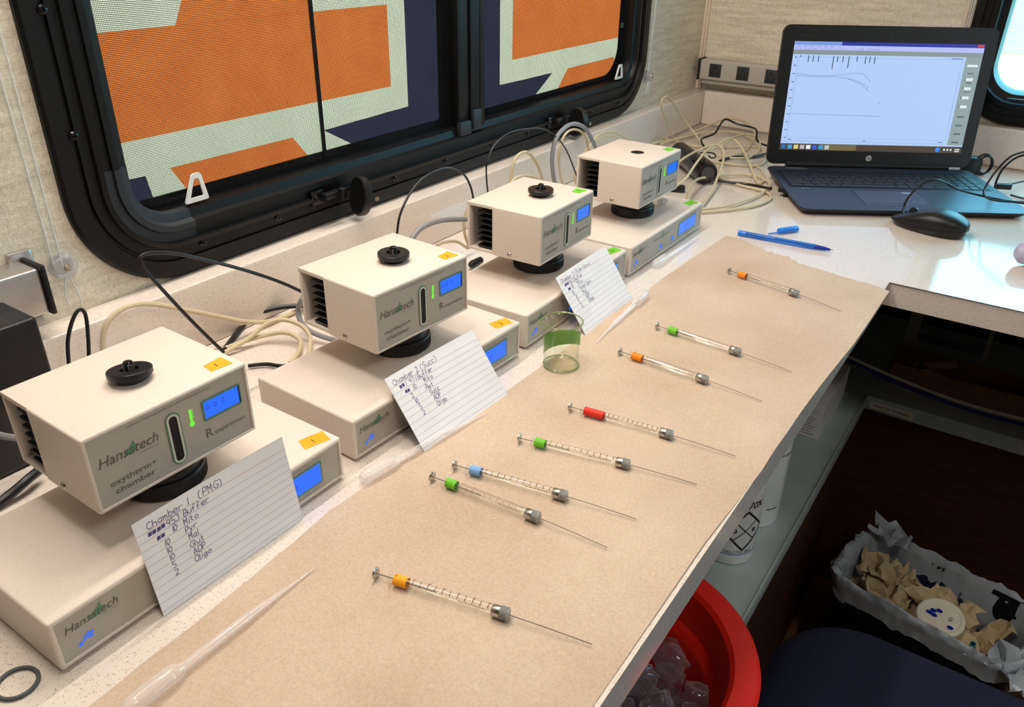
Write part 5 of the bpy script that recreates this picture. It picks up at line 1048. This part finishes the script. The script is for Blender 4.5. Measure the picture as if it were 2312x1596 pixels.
# wash bottles
def wash_bottle(label, x, y, rot, r, h, first):
    t = thing('wash_bottle', label, 'bottle', (x, y, SZ+.0005), rot, 'plastic wash bottles on the metal shelf')
    bm = B(); lathe(bm, [(0, .002), (r*.85, 0), (r*.97, .0015), (r, .006), (r, h*.80), (r*.96, h*.86), (r*.75, h*.93), (r*.42, h*.98), (r*.40, h)], 44, cap=False); obj('bottle_body', bm, M['bottle'], t)
    bm = B(); lathe(bm, [(r*.46, h-.004), (r*.46, h+.016), (r*.40, h+.020), (0, h+.020)], 28); obj('screw_cap', bm, M['whiteplastic'], t)
    bm = B(); tube(bm, [(0, 0, h+.018), (0, 0, h+.045), (-.02, 0, h+.060), (-.055, 0, h+.045)], .0028, 8, 5); obj('nozzle', bm, M['whiteplastic'], t)
    FB = lambda u, v, hh: ((r+.0004+hh)*sin(u/r), -(r+.0004+hh)*cos(u/r), v)
    def curved(nm, m, pts, w): bm = B(); ribbon(bm, pts, w, FB); obj(nm, bm, m, t, smooth=False)
    def seg(a, b, n=10): return [(a[0]+(b[0]-a[0])*k/n, a[1]+(b[1]-a[1])*k/n) for k in range(n+1)]
    if first:
        bm = B(); 
        for k in range(16):
            a0, a1 = -.030+.066*k/16, -.030+.066*(k+1)/16; bm.faces.new([bm.verts.new(FB(*p, 0)) for p in ((a0, .098), (a1, .098), (a1, .122), (a0, .122))])
        tl = obj('tape_label', bm, M['card'], t, smooth=False); tl['label'] = 'white tape marked 70%'
        bm = B(); scrawl(bm, '70%', .003, .103, .013, .0016, off(FB, .0004)); obj('marker_writing', bm, M['marker'], tl, smooth=False)
        T_, R_, Bo, Lf = (.006, .097), (.038, .063), (.006, .029), (-.026, .063)
        for a, b in ((T_, R_), (R_, Bo), (Bo, Lf), (Lf, T_)): curved('hazard_diamond', M['printblack'], seg(a, b), .0028)
        for a, b in (((.022, .080), (-.010, .046)), ((-.010, .080), (.022, .046))): curved('hazard_diamond', M['printblack'], seg(a, b), .0013)
        for u, v in ((-.011, .060), (.017, .060)): text(t, 'lettering', '0', off(FB, .0003), u, u+.005, v, .007, M['printblack'], bold=.03)
        text(t, 'lettering', 'CAS-7732-18-5', off(FB, .0003), -.022, .022, .0230, .0046, M['socket'])
        curved('label_line', M['printblue'], [(-.050+.10*k/30, .0205) for k in range(31)], .0012)
    else:
        text(t, 'lettering', 'vwr.com', off(FB, .0003), .004, .030, .130, .0062, M['printblack'], bold=.01)
        print_marks(t, off(FB, .0003), .002, .022, .034, .0030, M['printblack'])
    return t
wash_bottle('clear plastic bottle marked 70% with a hazard diamond, nearer of the two', .5140, .7430, radians(38), .0375, .165, True)
wash_bottle('plain milky plastic bottle behind the one marked 70%', .5180, .8430, radians(40), .0365, .20, False)

# red bucket of ice
RB = (.516, .3352, -.20); bk = thing('red_bucket', 'red plastic bucket of ice under the counter edge', 'bucket', (RB[0], RB[1], SZ+.0005))
hz = RB[2]-SZ-.0005
bm = B(); lathe(bm, [(0, 0), (.098, 0), (.102, .004), (.140, hz-.022), (.1495, hz-.016), (.1505, hz-.004), (.1465, hz), (.1260, hz), (.1215, hz-.004), (.1165, hz-.045), (.1085, hz-.052), (.1065, hz-.056), (.094, .006), (0, .006)], 96, cap=False); obj('bucket_body', bm, M['red'], bk, ang=40)
ICE = thin_clear('clear_ice', (240, 238, 244), .06, (250, 240, 248), .8)
protos = []
for k in range(4):
    bm = B(); bmesh.ops.create_cube(bm, size=.030); bmesh.ops.subdivide_edges(bm, edges=bm.edges[:], cuts=7, use_grid_fill=True)
    for v in bm.verts:
        p = v.co.copy(); s = p.normalized()*.0175; v.co = p.lerp(s, .50)*(1+.26*noise.noise(p*75+Vector((k*9, 0, 0))))*Vector((1, .9, .8))[0]; v.co.z *= .8
    me = bpy.data.meshes.new('ice_cube'); bm.to_mesh(me); bm.free(); me.materials.append(ICE)
    for p in me.polygons: p.use_smooth = True
    protos.append(me)
zi = RB[2]-.050
for k in range(64):
    lay = 0 if k < 24 else 1 if k < 48 else 2; n = (24, 24, 16)[lay]; q = k-(0, 24, 48)[lay]
    rr = (.086, .098, .096)[lay]*sqrt((q+.5)/n); a = q*2.39996+lay
    o = bpy.data.objects.new('ice_cube', protos[k % 4]); C.objects.link(o); o.location = (RB[0]+rr*cos(a), RB[1]+rr*sin(a), zi-.044+lay*.0215+random.uniform(-.002, .003)); o.rotation_euler = [random.uniform(0, 6) for _ in range(3)]
    tag(o, 'clear melting ice cube among the others in the red bucket', 'ice cube', 'ice cubes in the red bucket')
bm = B(); lathe(bm, [(0, 0), (.093, 0), (.093, .002), (0, .002)], 48, Matrix.Translation((RB[0], RB[1], zi-.060))); 
tag(obj('melt_water', bm, ICE), 'meltwater lying under the ice in the red bucket', 'water')

# stool with navy seat
st = thing('stool', 'stool with a navy blue fabric seat beside the red bucket', 'stool', (.93, .33, -.9))
bm = B(); box(bm, -.285, .30, -.27, .2615, .54, .60, .020, 4)
for v in bm.verts:
    cx = v.co.x; cy = v.co.y
    r = .11
    for sx_ in (-.285, .30):
        for sy_ in (-.27, .2615):
            dx = (cx-(sx_+r if sx_ < 0 else sx_-r))*(-1 if sx_ < 0 else 1); dy = (cy-(sy_+r if sy_ < 0 else sy_-r))*(-1 if sy_ < 0 else 1)
            if dx > 0 and dy > 0:
                L_ = max(dx, dy)/r; h = sqrt(dx*dx+dy*dy)
                if h > 0: s = L_*r/h; v.co.x = (sx_+r if sx_ < 0 else sx_-r)+dx*s*(-1 if sx_ < 0 else 1); v.co.y = (sy_+r if sy_ < 0 else sy_-r)+dy*s*(-1 if sy_ < 0 else 1)
bm.free()
bm = B(); out = rrect(-.290, .30, -.27, .292, .095, 12)
lv = [(.030, .535), (.006, .545), (0, .560), (.0, .578), (.006, .592), (.020, .5985), (.05, .600), (.12, .603)]
V = []
for ins, z in lv:
    cx, cy = .005, -.004
    V.append([bm.verts.new((x+(cx-x)*ins/.28, y+(cy-y)*ins/.26, z)) for x, y in out])
for a, b2 in zip(V, V[1:]):
    for i in range(len(a)): j = (i+1) % len(a); bm.faces.new((a[i], a[j], b2[j], b2[i]))
bm.faces.new(V[0][::-1]); bm.faces.new(V[-1]); obj('seat_cushion', bm, M['navy'], st, ang=60)
bm = B(); lathe(bm, [(0, .03), (.03, .03), (.03, .30), (.02, .30), (.02, .536), (0, .536)], 20); obj('column', bm, M['black'], st)
for k in range(5): bm = B(); box(bm, 0, .26, -.018, .018, .03, .05, .006, M=Matrix.Rotation(k*2*pi/5, 4, 'Z')); lathe(bm, [(0, 0), (.022, .0), (.024, .03), (0, .032)], 14, Matrix.Rotation(k*2*pi/5, 4, 'Z') @ Matrix.Translation((.24, 0, 0))); obj('base_leg', bm, M['black'], st)

# bin with liner and rubbish
bn = thing('waste_bin', 'black waste bin with a white bag liner against the brown cabinet', 'waste bin', (.795, 1.095, -.9), radians(-11))
hw, hd, bh = .155, .092, .30
bm = B(); V = []
for s, z, ins in ((.80, 0, 0), (.82, .004, 0), (1.0, bh, 0), (1.0, bh, .004), (.80, .008, .004)):
    V.append([bm.verts.new((x*s, y*s, z)) for x, y in rrect(-hw+ins, hw-ins, -hd+ins, hd-ins, .045, 8)])
for a, b2 in zip(V, V[1:]):
    for i in range(len(a)): j = (i+1) % len(a); bm.faces.new((a[i], a[j], b2[j], b2[i]))
bm.faces.new(V[0][::-1]); bm.faces.new(V[-1]); obj('bin_body', bm, M['bin'], bn)
bm = B(); V = []; p0 = rrect(-hw, hw, -hd, hd, .045, 10); path = []
for i, a in enumerate(p0):
    b = p0[(i+1) % len(p0)]; L = sqrt((b[0]-a[0])**2+(b[1]-a[1])**2); m_ = max(1, int(L/.0035)); path += [(a[0]+(b[0]-a[0])*k/m_, a[1]+(b[1]-a[1])*k/m_) for k in range(m_)]
n = len(path)
rows = ((1.01, bh-.024), (1.02, bh-.016), (1.035, bh-.009), (1.05, bh-.003), (1.045, bh+.005), (1.02, bh+.010), (.985, bh+.010), (.955, bh+.002), (.94, bh-.012), (.93, bh-.035), (.90, bh-.07), (.88, bh-.11), (.86, bh-.16))
for r_i, (s, z) in enumerate(rows):
    row = []
    for i, (x, y) in enumerate(path):
        p = Vector((x*30, y*30, z*75)); nz_ = noise.noise(p); rg = 1-abs(noise.noise(p*1.7+Vector((3, 1, 8))))*2; n2 = noise.noise(Vector((x*16+5, y*16, 2)))
        outer = r_i < 9
        k = 1+(.024*nz_+.024*rg-.01 if outer else .02*nz_)+.016*n2; zz = z+(.007*nz_+.006*rg-.003 if outer else .006*nz_)
        if r_i == 0: zz += .055*min(0, n2+.08)-.010
        if r_i == 1: zz += .028*min(0, n2+.08)-.004
        row.append(bm.verts.new((x*s*k, y*s*k, zz)))
    V.append(row)
for a, b2 in zip(V, V[1:]):
    for i in range(n): j = (i+1) % n; bm.faces.new((a[i], a[j], b2[j], b2[i]))
tag(obj('bin_liner', bm, M['bag'], ang=50), 'crumpled thin white bag lining the black bin', 'bin bag').matrix_world = Matrix.Translation((.795, 1.095, -.9)) @ Matrix.Rotation(radians(-11), 4, 'Z')
bm = B(); lathe(bm, [(0, 0), (.11, 0)], 24, cap=False)
for v in bm.verts: v.co = Vector((v.co.x*1.15, v.co.y*.62, .014*noise.noise(v.co*20)))
bm.free()
BM4 = Matrix.Translation((.795, 1.095, -.9)) @ Matrix.Rotation(radians(-11), 4, 'Z')
def crumple(seed, sz, loc, label, m='tan', name='crumpled_paper', cat='waste paper', grp='crumpled papers in the bin'):
    bm = B(); N = 9; random.seed(seed); g = []
    for i in range(N+1):
        row = []
        for j in range(N+1):
            u, v = i/N-.5, j/N-.5; p = Vector((u*3+seed, v*3, seed*.7))
            row.append(bm.verts.new((sz*(u+.30*noise.noise(p)), sz*(v*.8+.30*noise.noise(p+Vector((9, 4, 2)))), sz*(.42*noise.noise(p*1.3+Vector((1, 7, 3)))+.28*abs(u)-.05))))
        g.append(row)
    for i in range(N):
        for j in range(N): bm.faces.new((g[i][j], g[i+1][j], g[i+1][j+1], g[i][j+1]))
    o = obj(name, bm, M[m], ang=28); o.matrix_world = BM4 @ Matrix.Translation(loc) @ Matrix.Rotation(seed*1.7, 4, 'Z')
    return tag(o, label, cat, grp)
PAP = [(3, .075, (-.105, .025, .275)), (5, .070, (-.085, -.020, .270)), (8, .080, (-.045, .010, .268)), (11, .085, (.020, .020, .275)), (14, .080, (.055, -.010, .268)), (19, .070, (.085, -.040, .265)), (23, .075, (.005, -.020, .258)), (29, .065, (-.07, .045, .262)), (31, .09, (-.02, .045, .235)), (37, .09, (.08, .03, .235)), (41, .09, (-.10, 0, .235)), (43, .09, (.03, -.03, .232))]
for s_, z_, l_ in PAP: crumple(s_, z_, l_, 'crumpled tan paper towel among the rubbish in the waste bin')
bm = B(); lathe(bm, [(0, .004), (.030, .0045), (.032, .006), (.036, .006), (.038, .004), (.038, -.004), (.036, -.005), (0, -.003)], 40); lid = obj('round_lid', bm, M['cream']); lid.matrix_world = BM4 @ Matrix.Translation((.026, -.040, .290)) @ Matrix.Rotation(radians(14), 4, 'X')
tag(lid, 'cream round plastic lid with dark blue spots lying in the waste bin', 'lid')
bm = B()
for x, y in ((-.014, .004), (-.006, .009), (-.010, -.004), (-.018, -.003), (.020, -.012)): prism(bm, [(x+.0052*cos(k*pi/8), y+.0034*sin(k*pi/8)) for k in range(16)], .0003, lambda a, b_, h: (a, b_, .0061+h))
obj('blue_spots', bm, M['cobalt'], lid, smooth=False)
bm = B(); scrawl(bm, 'G', .012, .0, .009, .0008, lambda a, b_, h: (a, b_, .0062+h)); obj('marker_writing', bm, M['marker'], lid, smooth=False)
bm = B(); lathe(bm, [(0, 0), (.0045, 0), (.0048, .002), (.0048, .020), (.0038, .020), (.0036, .003), (0, .003)], 20); o = obj('tube_cap', bm, M['teal']); o.matrix_world = BM4 @ Matrix.Translation((.085, -.052, .275)) @ Matrix.Rotation(.5, 4, 'X'); tag(o, 'teal plastic tube cap in the waste bin', 'cap')
for k, (l_, s_) in enumerate((((-.020, .050, .262), .045), ((.020, .055, .262), .05))): crumple(51+k, s_, l_, 'crumpled dark blue glove in the middle of the waste bin', 'navyglove' if 0 else 'navy', 'crumpled_glove', 'glove', 'dark gloves in the bin')
crumple(61, .070, (-.110, .078, .312), 'translucent bag corner standing up at the back left of the bin', 'bag', 'bag_corner', 'bin bag', None)
crumple(66, .085, (.150, -.075, .298), 'bunched bag corner at the right front of the bin', 'bag', 'bag_corner', 'bin bag', None)
